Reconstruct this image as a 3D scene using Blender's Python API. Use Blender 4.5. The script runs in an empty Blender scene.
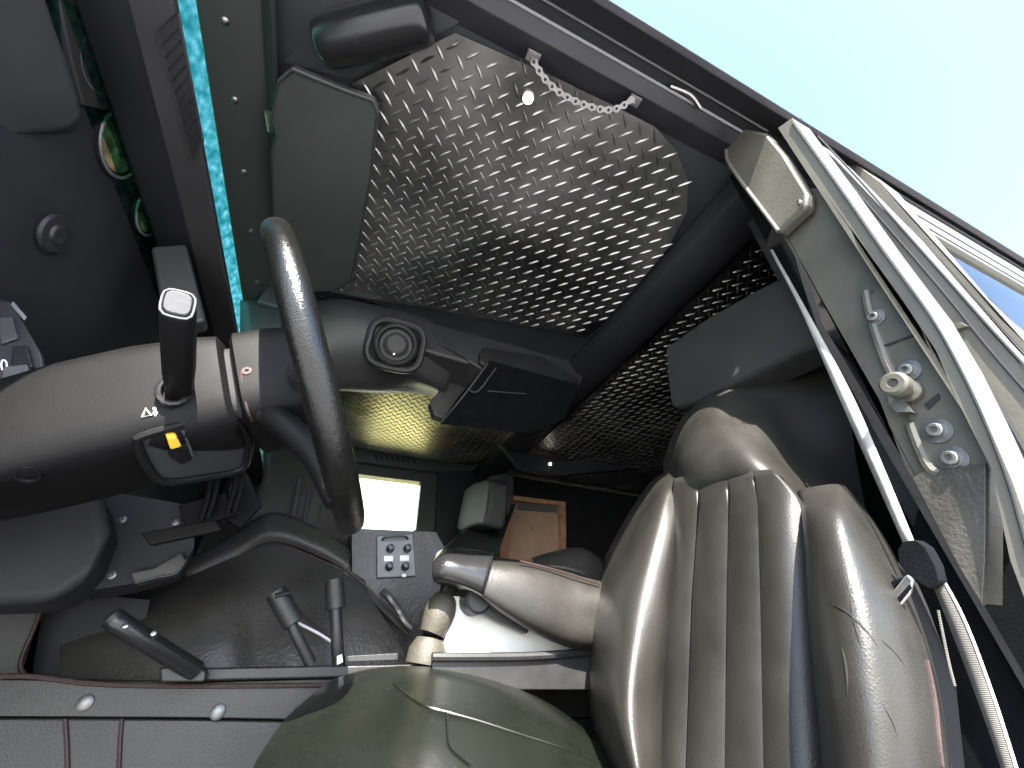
import bpy, bmesh, math, random
from mathutils import Vector, Matrix
from mathutils.bvhtree import BVHTree
random.seed(7)
S = bpy.context.scene
COL = S.collection
R = math.radians

# ------------------------------------------------------------------ camera, sky, sun, exposure
PITCH, YAW, FPX = math.atan(283 / 410.0), R(23.06), 410.0
cam_d = bpy.data.cameras.new('camera')
cam_d.sensor_width = 36.0
cam_d.lens = 36.0 * FPX / 1024.0
cam_d.clip_start, cam_d.clip_end = 0.01, 5000.0
cam = bpy.data.objects.new('camera', cam_d)
COL.objects.link(cam)
cam.location = (0, 0, 0)
cam.rotation_euler = (math.pi / 2 + PITCH, 0, -YAW)
S.camera = cam

SUN_DIR = Vector((-0.20, -0.90, 0.88)).normalized()        # towards the sun
elev = math.asin(SUN_DIR.z)
w = bpy.data.worlds.new('World')
S.world = w
w.use_nodes = True
nt = w.node_tree
bg = nt.nodes['Background']
sky = nt.nodes.new('ShaderNodeTexSky')
sky.sky_type = 'NISHITA'
sky.sun_disc = False
sky.sun_elevation = elev
sky.sun_rotation = math.atan2(SUN_DIR.x, SUN_DIR.y)
sky.air_density = 1.0
sky.dust_density = 1.0
nt.links.new(sky.outputs[0], bg.inputs[0])
bg.inputs[1].default_value = 0.12
sun_d = bpy.data.lights.new('sun', 'SUN')
sun_d.energy = 4.0
sun_d.angle = R(0.5)
sun_d.color = (1.0, 0.94, 0.84)
sun = bpy.data.objects.new('sun', sun_d)
COL.objects.link(sun)
sun.rotation_euler = SUN_DIR.to_track_quat('Z', 'Y').to_euler()
S.view_settings.view_transform = 'Standard'
S.view_settings.look = 'None'
S.view_settings.exposure = 2.75
S.view_settings.gamma = 1.0

# ------------------------------------------------------------------ materials
def mat(name, col, rough=0.5, metal=0.0, bump=0.0, scale=200.0, var=0.0, vscale=6.0, spec=0.5, coat=0.0, kind='noise', rvar=0.0, tint=None, detail=4.0, crease=0.0):
    m = bpy.data.materials.new(name)
    m.use_nodes = True
    n = m.node_tree
    b = n.nodes['Principled BSDF']
    b.inputs['Base Color'].default_value = (*col, 1)
    b.inputs['Roughness'].default_value = rough
    b.inputs['Metallic'].default_value = metal
    b.inputs['Specular IOR Level'].default_value = spec
    b.inputs['Coat Weight'].default_value = coat
    b.inputs['Coat Roughness'].default_value = 0.15
    tc = n.nodes.new('ShaderNodeTexCoord')
    if var > 0 or rvar > 0:
        nz = n.nodes.new('ShaderNodeTexNoise')
        nz.inputs['Scale'].default_value = vscale
        nz.inputs['Detail'].default_value = 7.0
        nz.inputs['Roughness'].default_value = 0.62
        n.links.new(tc.outputs['Object'], nz.inputs['Vector'])
        if var > 0:
            cr = n.nodes.new('ShaderNodeValToRGB')
            lo = tuple(max(0, c * (1 - var)) for c in col)
            hi = tint if tint else tuple(min(1, c * (1 + var)) for c in col)
            cr.color_ramp.elements[0].position = 0.32
            cr.color_ramp.elements[1].position = 0.70
            cr.color_ramp.elements[0].color = (*lo, 1)
            cr.color_ramp.elements[1].color = (*hi, 1)
            n.links.new(nz.outputs[0], cr.inputs[0])
            n.links.new(cr.outputs[0], b.inputs['Base Color'])
        if rvar > 0:
            mr = n.nodes.new('ShaderNodeMapRange')
            mr.inputs[1].default_value, mr.inputs[2].default_value = 0.3, 0.7
            mr.inputs[3].default_value, mr.inputs[4].default_value = max(0.03, rough - rvar), min(1, rough + rvar)
            n.links.new(nz.outputs[0], mr.inputs[0])
            n.links.new(mr.outputs[0], b.inputs['Roughness'])
    if bump > 0:
        bp = n.nodes.new('ShaderNodeBump')
        bp.inputs['Strength'].default_value = bump
        bp.inputs['Distance'].default_value = 0.002
        if kind == 'noise':
            t = n.nodes.new('ShaderNodeTexNoise')
            t.inputs['Scale'].default_value = scale
            t.inputs['Detail'].default_value = detail
            n.links.new(tc.outputs['Object'], t.inputs['Vector'])
            n.links.new(t.outputs[0], bp.inputs['Height'])
        elif kind == 'leather':
            t = n.nodes.new('ShaderNodeTexVoronoi')
            t.feature = 'DISTANCE_TO_EDGE'
            t.inputs['Scale'].default_value = scale
            t2 = n.nodes.new('ShaderNodeTexNoise')
            t2.inputs['Scale'].default_value = 16.0
            t2.inputs['Detail'].default_value = 2.0
            t2.inputs['Distortion'].default_value = 0.3
            ad = n.nodes.new('ShaderNodeMath')
            ad.operation = 'MULTIPLY_ADD'
            ad.inputs[1].default_value = 3.0
            n.links.new(tc.outputs['Object'], t.inputs['Vector'])
            n.links.new(tc.outputs['Object'], t2.inputs['Vector'])
            n.links.new(t2.outputs[0], ad.inputs[0])
            n.links.new(t.outputs[0], ad.inputs[2])
            last = ad.outputs[0]
            if crease > 0:
                v2 = n.nodes.new('ShaderNodeTexVoronoi')
                v2.feature = 'DISTANCE_TO_EDGE'
                v2.inputs['Scale'].default_value = 9.0
                nz2 = n.nodes.new('ShaderNodeTexNoise')
                nz2.inputs['Scale'].default_value = 7.0
                nz2.inputs['Detail'].default_value = 4.0
                mxv = n.nodes.new('ShaderNodeVectorMath')
                mxv.operation = 'MULTIPLY_ADD'
                mxv.inputs[1].default_value = (.16, .16, .16)
                n.links.new(tc.outputs['Object'], nz2.inputs['Vector'])
                n.links.new(nz2.outputs['Color'], mxv.inputs[0])
                n.links.new(tc.outputs['Object'], mxv.inputs[2])
                n.links.new(mxv.outputs[0], v2.inputs['Vector'])
                ms = n.nodes.new('ShaderNodeMapRange')
                ms.interpolation_type = 'SMOOTHSTEP'
                ms.inputs[1].default_value, ms.inputs[2].default_value = 0.0, 0.045
                ms.inputs[3].default_value, ms.inputs[4].default_value = 0.0, 0.8 * crease
                n.links.new(v2.outputs['Distance'], ms.inputs[0])
                a2 = n.nodes.new('ShaderNodeMath')
                n.links.new(last, a2.inputs[0])
                n.links.new(ms.outputs[0], a2.inputs[1])
                last = a2.outputs[0]
            n.links.new(last, bp.inputs['Height'])
        elif kind == 'weave':
            t = n.nodes.new('ShaderNodeTexWave')
            t.inputs['Scale'].default_value = scale
            t.bands_direction = 'Z'
            n.links.new(tc.outputs['Object'], t.inputs['Vector'])
            n.links.new(t.outputs[0], bp.inputs['Height'])
        n.links.new(bp.outputs[0], b.inputs['Normal'])
    return m

M = {}
M['leather'] = mat('black_leather', (0.021, 0.020, 0.0175), 0.40, spec=0.45, crease=0.22, bump=0.16, scale=420, kind='leather', rvar=0.10, vscale=9, var=0.25)
M['pleat_leather'] = mat('pleated_leather', (0.020, 0.0192, 0.0168), 0.40, spec=0.45, crease=0.08, bump=0.14, scale=420, kind='leather', rvar=0.10, vscale=9, var=0.25)
M['gloss_leather'] = mat('polished_leather', (0.0075, 0.009, 0.0062), 0.29, crease=0.0, bump=0.07, scale=380, kind='leather', rvar=0.08, vscale=7, var=0.25)
M['rim_leather'] = mat('wheel_rim_leather', (0.006, 0.006, 0.0055), 0.26, bump=0.25, scale=420, kind='leather', rvar=0.08, vscale=9, var=0.3)
M['matte_leather'] = mat('matte_leather', (0.030, 0.030, 0.030), 0.62, bump=0.3, scale=420, kind='leather', rvar=0.05, vscale=9, var=0.2)
M['soft_cover'] = mat('soft_leather_cover', (0.048, 0.045, 0.041), 0.44, bump=0.55, scale=120, kind='leather', rvar=0.12, vscale=7, var=0.3)
M['vinyl'] = mat('grey_vinyl', (0.044, 0.044, 0.045), 0.42, bump=0.2, scale=700, rvar=0.08, vscale=5, var=0.15)
M['column'] = mat('shaded_column_plastic', (0.0045, 0.0045, 0.005), 0.55, bump=0.10, scale=900, rvar=0.08, vscale=9, var=0.3, spec=0.18)  # darker than real plastic, in place of shade over the column
M['sill'] = mat('black_sill_vinyl', (0.018, 0.0175, 0.017), 0.40, bump=0.3, scale=500, rvar=0.1, vscale=8, var=0.25)
M['plastic'] = mat('black_plastic', (0.022, 0.022, 0.023), 0.42, bump=0.15, scale=900, rvar=0.10, vscale=12, var=0.2)
M['shell'] = mat('dark_roof_lining', (0.032, 0.034, 0.039), 0.55, bump=0.2, scale=300, rvar=0.1, vscale=4, var=0.25)
M['dark'] = mat('black_trim', (0.024, 0.0245, 0.027), 0.62, spec=0.3, bump=0.15, scale=500, rvar=0.1, vscale=5, var=0.2)
M['gloss_black'] = mat('gloss_black', (0.016, 0.016, 0.017), 0.2, bump=0.1, scale=600, rvar=0.08, vscale=20)
M['green_vinyl'] = mat('green_grey_vinyl', (0.050, 0.055, 0.051), 0.42, bump=0.12, scale=420, rvar=0.08, vscale=3, var=0.12)
M['visor'] = mat('visor_vinyl', (0.056, 0.058, 0.056), 0.36, bump=0.15, scale=350, rvar=0.08, vscale=4, var=0.12)
M['plate'] = mat('diamond_plate_aluminium', (0.43, 0.42, 0.405), 0.38, metal=1.0, bump=0.05, scale=60, rvar=0.13, vscale=4, var=0.34)
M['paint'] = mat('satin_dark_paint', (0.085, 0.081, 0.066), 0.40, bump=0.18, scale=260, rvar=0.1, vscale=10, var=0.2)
M['sunlit_paint'] = mat('sunlit_pale_paint', (0.125, 0.119, 0.098), 0.42, bump=0.12, scale=200, rvar=0.1, vscale=8, var=0.12)  # paler copy of the body paint, sun on the strips put into colour
M['rough_plate'] = mat('textured_plate', (0.080, 0.076, 0.066), 0.38, metal=0.3, bump=0.4, scale=260, rvar=0.12, vscale=14, var=0.3)
M['gutter'] = mat('roof_paint', (0.034, 0.032, 0.038), 0.42, bump=0.12, scale=200, rvar=0.12, vscale=9, var=0.25)
M['seal'] = mat('bright_seal', (0.34, 0.33, 0.34), 0.3, bump=0.1, scale=150, rvar=0.1, vscale=20)
M['steel'] = mat('zinc_steel', (0.42, 0.41, 0.40), 0.34, metal=1.0, bump=0.15, scale=300, rvar=0.12, vscale=30, var=0.25)
M['dull_steel'] = mat('dark_steel', (0.22, 0.215, 0.21), 0.42, metal=0.8, bump=0.2, scale=260, rvar=0.1, vscale=30, var=0.3)
M['chrome'] = mat('chrome', (0.75, 0.75, 0.75), 0.15, metal=1.0, rvar=0.06, vscale=30)
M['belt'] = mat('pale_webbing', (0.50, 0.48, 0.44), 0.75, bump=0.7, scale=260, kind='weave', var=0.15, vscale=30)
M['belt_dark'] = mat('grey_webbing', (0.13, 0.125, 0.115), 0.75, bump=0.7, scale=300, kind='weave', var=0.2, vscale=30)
M['red_stitch'] = mat('dull_red_piping', (0.038, 0.020, 0.019), 0.6, bump=0.3, scale=400, var=0.3, vscale=60)
M['light_stitch'] = mat('grey_piping', (0.05, 0.05, 0.042), 0.35, bump=0.3, scale=400, var=0.3, vscale=60)
M['yellow'] = mat('yellow_plastic', (0.75, 0.48, 0.04), 0.4, bump=0.1, scale=300, var=0.15, vscale=60)
M['white'] = mat('white_print', (0.80, 0.80, 0.77), 0.5, var=0.05, vscale=40)
M['grey'] = mat('grey_button', (0.065, 0.065, 0.07), 0.45, bump=0.1, scale=300, var=0.1, vscale=40)
M['pale_grey'] = mat('pale_grey_rim', (0.16, 0.165, 0.17), 0.35, var=0.1, vscale=40)
M['cream'] = mat('cream_boot', (0.055, 0.050, 0.039), 0.6, bump=0.5, scale=160, var=0.25, vscale=20)
M['orange'] = mat('orange_trim', (0.58, 0.32, 0.19), 0.4, bump=0.2, scale=120, var=0.3, vscale=18)
M['tan'] = mat('tan_blind', (0.55, 0.39, 0.28), 0.65, bump=0.2, scale=200, var=0.12, vscale=12)
M['panel_grey'] = mat('grey_switch_plate', (0.15, 0.16, 0.16), 0.42, bump=0.1, scale=500, var=0.12, vscale=40)
M['dial'] = mat('dial_glass', (0.20, 0.16, 0.09), 0.3, var=0.6, vscale=45, tint=(0.60, 0.48, 0.24))
M['void'] = mat('shade_black_trim', (0.006, 0.0065, 0.008), 0.8, spec=0.08, bump=0.2, scale=400, var=0.3, vscale=40)  # near black, stands in for shade on the inner post and upper trim
M['carpet'] = mat('black_carpet', (0.02, 0.02, 0.022), 0.9, bump=0.9, scale=500, var=0.3, vscale=40)
M['sand'] = mat('dry_ground', (0.38, 0.38, 0.38), 0.9, bump=0.6, scale=30, var=0.25, vscale=0.8)
M['wall_white'] = mat('pale_wall', (0.80, 0.79, 0.76), 0.85, bump=0.4, scale=25, var=0.15, vscale=1.5)

def glass(name, col, rough=0.02, bumpy=False, ior=1.45):
    m = bpy.data.materials.new(name)
    m.use_nodes = True
    n = m.node_tree
    b = n.nodes['Principled BSDF']
    b.inputs['Base Color'].default_value = (*col, 1)
    b.inputs['Roughness'].default_value = rough
    b.inputs['IOR'].default_value = 1.45
    b.inputs['Transmission Weight'].default_value = 1.0
    out = n.nodes['Material Output']
    tr = n.nodes.new('ShaderNodeBsdfTransparent')
    tr.inputs[0].default_value = (*col, 1)
    gl = n.nodes.new('ShaderNodeBsdfGlossy')
    gl.inputs['Roughness'].default_value = rough
    fr = n.nodes.new('ShaderNodeFresnel')
    fr.inputs[0].default_value = ior
    mx = n.nodes.new('ShaderNodeMixShader')
    mx.inputs[0].default_value = 0.10
    (None if bumpy else n.links.new(fr.outputs[0], mx.inputs[0]))
    n.links.new(tr.outputs[0], mx.inputs[1])
    n.links.new(gl.outputs[0], mx.inputs[2])
    n.links.new(mx.outputs[0], out.inputs[0])
    if bumpy:
        tc = n.nodes.new('ShaderNodeTexCoord')
        v = n.nodes.new('ShaderNodeTexVoronoi')
        v.inputs['Scale'].default_value = 75
        cr = n.nodes.new('ShaderNodeValToRGB')
        cr.color_ramp.elements[0].color = (0.70, 0.98, 0.84, 1)
        cr.color_ramp.elements[1].color = (0.16, 0.55, 0.46, 1)
        cr.color_ramp.elements[0].position = 0.15
        cr.color_ramp.elements[1].position = 0.75
        n.links.new(v.outputs['Distance'], cr.inputs[0])
        n.links.new(cr.outputs[0], tr.inputs[0])
        bp = n.nodes.new('ShaderNodeBump')
        bp.inputs['Strength'].default_value = 0.8
        bp.inputs['Distance'].default_value = 0.004
        n.links.new(tc.outputs['Object'], v.inputs['Vector'])
        n.links.new(v.outputs['Distance'], bp.inputs['Height'])
        n.links.new(bp.outputs[0], gl.inputs['Normal'])
    return m
M['glass'] = glass('window_glass', (0.86, 0.93, 0.92))
M['lamp'] = bpy.data.materials.new('lamp_glow')
M['lamp'].use_nodes = True
_e = M['lamp'].node_tree.nodes['Principled BSDF']
_e.inputs['Base Color'].default_value = (0.9, 0.9, 0.85, 1)
_e.inputs['Emission Color'].default_value = (1, 0.95, 0.82, 1)
_e.inputs['Emission Strength'].default_value = 3.0

# ------------------------------------------------------------------ measuring helpers (photo pixel -> point at a chosen real distance)
Fh = Vector((math.sin(YAW), math.cos(YAW), 0))
CR = Vector((math.cos(YAW), -math.sin(YAW), 0))
ZZ = Vector((0, 0, 1))
CF = math.cos(PITCH) * Fh + math.sin(PITCH) * ZZ
CU = -math.sin(PITCH) * Fh + math.cos(PITCH) * ZZ
def ray(px, py): return CF + CR * ((px - 512) / FPX) - CU * ((py - 384) / FPX)
def AX(px, py, x): d = ray(px, py); return d * (x / d.x)
def AY(px, py, y): d = ray(px, py); return d * (y / d.y)
def AZ(px, py, z): d = ray(px, py); return d * (z / d.z)
def AP(px, py, p, n): d = ray(px, py); return d * (p.dot(n) / d.dot(n))

# ------------------------------------------------------------------ building helpers
W = {}
def finish(o, label, cat, group, kind):
    if label: o['label'] = label
    if cat: o['category'] = cat
    if group: o['group'] = group
    if kind: o['kind'] = kind

def thing(name, loc, label, cat, group=None):
    o = bpy.data.objects.new(name, None)
    COL.objects.link(o)
    o.empty_display_size = 0.05
    o.location = loc
    W[o.name] = Vector(loc)
    finish(o, label, cat, group, None)
    return o

def obj(name, bm, m, parent=None, bevel=0.0, seg=2, smooth=True, sub=0, solid=0.0, label=None, cat=None, group=None, kind=None, angle=35):
    bmesh.ops.recalc_face_normals(bm, faces=bm.faces[:])
    me = bpy.data.meshes.new(name)
    c = Vector()
    for v in bm.verts: c += v.co
    c /= max(1, len(bm.verts))
    for v in bm.verts: v.co -= c
    bm.to_mesh(me)
    bm.free()
    for p in me.polygons: p.use_smooth = smooth
    if smooth and not sub and not bevel and not solid:
        me.set_sharp_from_angle(angle=R(angle))
    o = bpy.data.objects.new(name, me)
    COL.objects.link(o)
    W[o.name] = c
    if parent is not None:
        o.parent = parent
        o.location = c - W[parent.name]
    else:
        o.location = c
    for mm in (m if isinstance(m, list) else [m]):
        me.materials.append(M[mm])
    if solid:
        s = o.modifiers.new('thickness', 'SOLIDIFY')
        s.thickness = abs(solid)
        s.offset = -1 if solid > 0 else 1
        s.use_even_offset = False
    if bevel:
        b = o.modifiers.new('edge', 'BEVEL')
        b.width = bevel
        b.segments = seg
        b.limit_method = 'ANGLE'
        b.angle_limit = R(28)
        b.harden_normals = True
    if sub:
        s = o.modifiers.new('round', 'SUBSURF')
        s.levels = s.render_levels = sub
    finish(o, label, cat, group, kind)
    return o

def prism(pts, ext, bm=None):
    bm = bm or bmesh.new()
    ext = Vector(ext)
    a = [bm.verts.new(p) for p in pts]
    b = [bm.verts.new(Vector(p) + ext) for p in pts]
    n = len(a)
    fs = [bm.faces.new(a), bm.faces.new(b[::-1])]
    for i in range(n):
        bm.faces.new((a[i], b[i], b[(i + 1) % n], a[(i + 1) % n]))
    bmesh.ops.triangulate(bm, faces=[f for f in fs if len(f.verts) > 4])
    return bm

def box(x0, x1, y0, y1, z0, z1, bm=None):
    return prism([Vector(p) for p in ((x0, y0, z0), (x1, y0, z0), (x1, y1, z0), (x0, y1, z0))], (0, 0, z1 - z0), bm)

def catmull(pts, n, closed=False):
    pts = [Vector(p) for p in pts]
    if len(pts) == 2: return [pts[0].lerp(pts[1], i / n) for i in range(n + 1)]
    out = []
    N = len(pts)
    for i in range(N if closed else N - 1):
        if closed:
            p0, p1, p2, p3 = pts[i - 1], pts[i], pts[(i + 1) % N], pts[(i + 2) % N]
        else:
            p1, p2 = pts[i], pts[i + 1]
            p0 = pts[i - 1] if i else p1 * 2 - p2
            p3 = pts[i + 2] if i + 2 < N else p2 * 2 - p1
        for k in range(n):
            t = k / n
            out.append(0.5 * (2 * p1 + (p2 - p0) * t + (2 * p0 - 5 * p1 + 4 * p2 - p3) * t * t + (3 * p1 - p0 - 3 * p2 + p3) * t ** 3))
    if not closed: out.append(pts[-1])
    return out

def tube(pts, r, seg=12, closed=False, bm=None, smooth=6, cap=True):
    bm = bm or bmesh.new()
    P = catmull(pts, smooth, closed) if smooth > 1 else [Vector(p) for p in pts]
    N = len(P)
    rr = r if callable(r) else (lambda t: r)
    up = None
    rings = []
    for i in range(N):
        if closed: t = (P[(i + 1) % N] - P[i - 1]).normalized()
        else: t = (P[min(i + 1, N - 1)] - P[max(i - 1, 0)]).normalized()
        if up is None:
            up = t.orthogonal().normalized()
        else:
            up = (up - t * up.dot(t)).normalized()
        s = t.cross(up)
        rad = rr(i / max(1, N - 1))
        rings.append([bm.verts.new(P[i] + (up * math.cos(2 * math.pi * k / seg) + s * math.sin(2 * math.pi * k / seg)) * rad) for k in range(seg)])
    if closed and N > 2:
        # match the last ring to the first by the nearest vertex
        off = min(range(seg), key=lambda k: (rings[-1][k].co - rings[0][0].co).length)
    for i in range(N if closed else N - 1):
        a, b = rings[i], rings[(i + 1) % N]
        sh = 0
        if closed and i == N - 1:
            sh = min(range(seg), key=lambda q: sum((a[k].co - b[(k + q) % seg].co).length for k in range(seg)))
        for k in range(seg):
            bm.faces.new((a[k], a[(k + 1) % seg], b[(k + 1 + sh) % seg], b[(k + sh) % seg]))
    if not closed and cap:
        bm.faces.new(rings[0][::-1])
        bm.faces.new(rings[-1])
    return bm

def lathe(c, axis, prof, seg=24, bm=None):
    """prof: list of (along axis, radius)"""
    bm = bm or bmesh.new()
    c = Vector(c)
    ax = Vector(axis).normalized()
    u = ax.orthogonal().normalized()
    v = ax.cross(u)
    rings = []
    for h, r in prof:
        if r < 1e-6: rings.append([bm.verts.new(c + ax * h)])
        else: rings.append([bm.verts.new(c + ax * h + (u * math.cos(2 * math.pi * k / seg) + v * math.sin(2 * math.pi * k / seg)) * r) for k in range(seg)])
    for a, b in zip(rings, rings[1:]):
        for k in range(seg):
            k2 = (k + 1) % seg
            if len(a) == 1 and len(b) == 1: continue
            if len(a) == 1: bm.faces.new((a[0], b[k], b[k2]))
            elif len(b) == 1: bm.faces.new((a[k], b[0], a[k2]))
            else: bm.faces.new((a[k], b[k], b[k2], a[k2]))
    if len(rings[0]) > 1: bm.faces.new(rings[0])
    if len(rings[-1]) > 1: bm.faces.new(rings[-1][::-1])
    return bm

def surf(rows, nu=6, nv=6, fn=None):
    """smooth sheet through rows of points"""
    bm = bmesh.new()
    R1 = [catmull(r, nu) for r in rows]
    cols = [catmull([r[j] for r in R1], nv) for j in range(len(R1[0]))]
    V = [[bm.verts.new(fn(p, i / (len(cols) - 1), j / (len(c) - 1)) if fn else p) for j, p in enumerate(c)] for i, c in enumerate(cols)]
    for i in range(len(V) - 1):
        for j in range(len(V[0]) - 1):
            bm.faces.new((V[i][j], V[i][j + 1], V[i + 1][j + 1], V[i + 1][j]))
    return bm

def frame_axes(c, u, v, a, b, w_, bm=None):
    """box centred at c with half sizes a,b along u,v and depth w_ along u x v"""
    u, v = Vector(u).normalized(), Vector(v).normalized()
    n = u.cross(v).normalized()
    return prism([c + u * a + v * b, c - u * a + v * b, c - u * a - v * b, c + u * a - v * b], n * w_, bm)

def bvh(o):
    m = o.data
    off = W[o.name]
    return BVHTree.FromPolygons([v.co + off for v in m.vertices], [tuple(p.vertices) for p in m.polygons])
def hit(trees, px, py, lift=0.0):
    d = ray(px, py).normalized()
    best = None
    for t in trees:
        loc, n, i, dist = t.ray_cast(Vector((0, 0, 0)), d)
        if loc is not None and (best is None or dist < best[2]): best = (loc, n if n.dot(d) < 0 else -n, dist)
    if best is None: return None
    return best[0] + best[1] * lift, best[1]

def bolt(c, ax, r, h, parent, name='bolt', m='steel'):
    return obj(name, lathe(c, ax, [(0, r * 1.3), (h * 0.2, r * 1.3), (h * 0.22, r), (h * 0.85, r), (h, r * 0.86), (h, r * .5), (h * .55, r * .45), (h * .55, 0)], 12), m, parent, angle=30)

def text(name, s, c, u, v, size, m, parent):
    cu = bpy.data.curves.new(name, 'FONT')
    cu.body = s
    cu.size = size
    cu.align_x = 'CENTER'
    cu.align_y = 'CENTER'
    cu.extrude = 0.0003
    o = bpy.data.objects.new(name, cu)
    COL.objects.link(o)
    u = Vector(u).normalized()
    v = Vector(v).normalized()
    n = u.cross(v)
    mt = Matrix((u, v, n)).transposed().to_4x4()
    o.rotation_euler = mt.to_euler()
    o.parent = parent
    o.location = c - W[parent.name]
    cu.materials.append(M[m])
    return o

def copy_tree(o, parent=None):
    c = o.copy()
    COL.objects.link(c)
    if parent: c.parent = parent
    for ch in list(o.children): copy_tree(ch, c)
    return c

# ------------------------------------------------------------------ ground and distance
g = bmesh.new()
vs = [g.verts.new(p) for p in ((-900, -900, -1.25), (900, -900, -1.25), (900, 900, -1.25), (-900, 900, -1.25))]
g.faces.new(vs)
obj('ground', g, 'sand', kind='structure')
M['bounce_sheet'] = mat('yellow_bounce_sheet', (0.70, 0.56, 0.22), 0.95, bump=0.8, scale=14, var=0.3, vscale=0.5)  # yellow sheet added so its bounce warms the passenger headliner
obj('bounce_sheet', prism([Vector(p) for p in ((-60, 2.9, -1.246), (60, 2.9, -1.246), (60, 90, -1.246), (-60, 90, -1.246))], (0, 0, .002)), 'bounce_sheet', kind='structure')

wl = thing('backdrop_wall', (2, 14, -1.24), 'added white wall outside, filling the far front window with white', 'wall')
obj('wall_face', box(-8, 16, 14, 14.3, -1.24, 7.5), 'wall_white', wl)  # wall added so the far window reads white instead of sky
obj('coping', box(-8.1, 16.1, 13.9, 14.4, 7.5, 7.7), 'wall_white', wl)

# ------------------------------------------------------------------ cabin shell
obj('cabin_roof', box(-0.335, 2.6, 0.118, 2.0, 0.822, 0.86), 'shell', bevel=0.004, kind='structure')
obj('cabin_floor', box(-1.1, 2.6, 0.2, 2.0, -0.62, -0.60), 'carpet', kind='structure')
obj('cabin_rear_wall', box(2.1, 2.14, 0.2, 2.0, -0.6, 0.82), 'dark', kind='structure')
obj('firewall', box(-0.80, -0.76, 0.14, 2.0, -0.6, 0.34), 'dark', kind='structure')

# diamond plate panels: a sheet with raised bars on the underside
def plate(outline, z, pitch=0.0232, th=0.004, bar=0.0147, phase=0.0):
    poly = [Vector((p[0], p[1])) for p in outline]
    bm = prism([Vector((p.x, p.y, z)) for p in poly], (0, 0, th))
    def inside(x, y, marg=0.006):
        ok = False
        n = len(poly)
        for i in range(n):
            a, b = poly[i], poly[(i + 1) % n]
            if (a.y > y) != (b.y > y) and x < (b.x - a.x) * (y - a.y) / (b.y - a.y) + a.x: ok = not ok
            e = b - a
            t = max(0, min(1, (Vector((x, y)) - a).dot(e) / e.length_squared))
            if (a + e * t - Vector((x, y))).length < marg: return False
        return ok
    x0, x1 = min(p.x for p in poly), max(p.x for p in poly)
    y0, y1 = min(p.y for p in poly), max(p.y for p in poly)
    k45 = math.sqrt(.5)
    nn = int(((x1 - x0) + (y1 - y0)) / pitch) + 2
    for i in range(-nn, nn):
        for j in range(-nn, nn):
            x, y = (x0 + x1) / 2 + phase + (i - j) * pitch * k45, (y0 + y1) / 2 + phase + (i + j) * pitch * k45
            if not inside(x, y): continue
            a = R(45 if (i + j) % 2 else -45) + random.uniform(-.02, .02)
            u, v = Vector((math.cos(a), math.sin(a), 0)), Vector((-math.sin(a), math.cos(a), 0))
            c = Vector((x, y, z - 0.0003))
            hh = 0.0024
            prof = [(-1, 0, 0), (-.55, .0019, 0), (0, .0026, 0), (.55, .0019, 0), (1, 0, 0), (.55, -.0019, 0), (0, -.0026, 0), (-.55, -.0019, 0)]
            base = [bm.verts.new(c + u * (p[0] * bar) + v * p[1]) for p in prof]
            ridge = [bm.verts.new(c + u * (t * bar) - Vector((0, 0, hh * k))) for t, k in ((-.6, .85), (0, 1), (.6, .85))]
            b, r = base, ridge
            for f in ((b[0], b[1], r[0]), (b[0], r[0], b[7]), (b[1], b[2], r[1], r[0]), (b[7], r[0], r[1], b[6]),
                      (b[2], b[3], r[2], r[1]), (b[6], r[1], r[2], b[5]), (b[3], b[4], r[2]), (b[5], r[2], b[4])):
                bm.faces.new(f)
    return bm

def px_outline(pts, z): return [AZ(px, py, z) for px, py in pts]

hl = px_outline([(352, 84), (455, 33), (535, 68), (610, 104), (655, 127), (676, 150), (688, 180), (687, 212), (668, 248), (632, 292), (588, 337), (500, 321), (425, 308), (330, 292), (322, 200)], 0.80)
obj('headliner_panel', plate(hl, 0.80), 'plate', label='large grey diamond plate headliner panel above the steering wheel with clipped corners', cat='ceiling panel', group='diamond plate headliner panels', smooth=False)
hp = [Vector((-.02, 1.17)), (0.60, 1.17), (0.66, 1.24), (0.66, 1.62), (0.58, 1.74), (0.44, 1.79), (0.0, 1.79), (-.15, 1.70), (-.15, 1.25)]
obj('headliner_panel', plate([Vector((p[0], p[1])) for p in hp], 0.80, phase=.01), 'plate', label='yellowish diamond plate headliner panel over the passenger side, beyond the overhead console', cat='ceiling panel', group='diamond plate headliner panels', smooth=False)
hr = [(0.74, .24), (1.9, .24), (1.9, 1.78), (0.80, 1.78), (0.74, 1.70)]
obj('headliner_panel', plate([Vector((p[0], p[1])) for p in hr], 0.80, phase=.012), 'plate', label='dark rear diamond plate headliner panel behind the roof crossbar', cat='ceiling panel', group='diamond plate headliner panels', smooth=False)

# roof crossbar between front and rear panels
bm = prism([Vector((x, 0.17, z)) for x, z in ((0.585, 0.82), (0.60, 0.785), (0.63, 0.77), (0.69, 0.77), (0.72, 0.785), (0.735, 0.82))], (0, 1.75, 0))
obj('roof_crossbar', bm, 'dark', bevel=0.006, label='dark crossbar across the roof behind the large front headliner panel', cat='roof bar')

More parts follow.
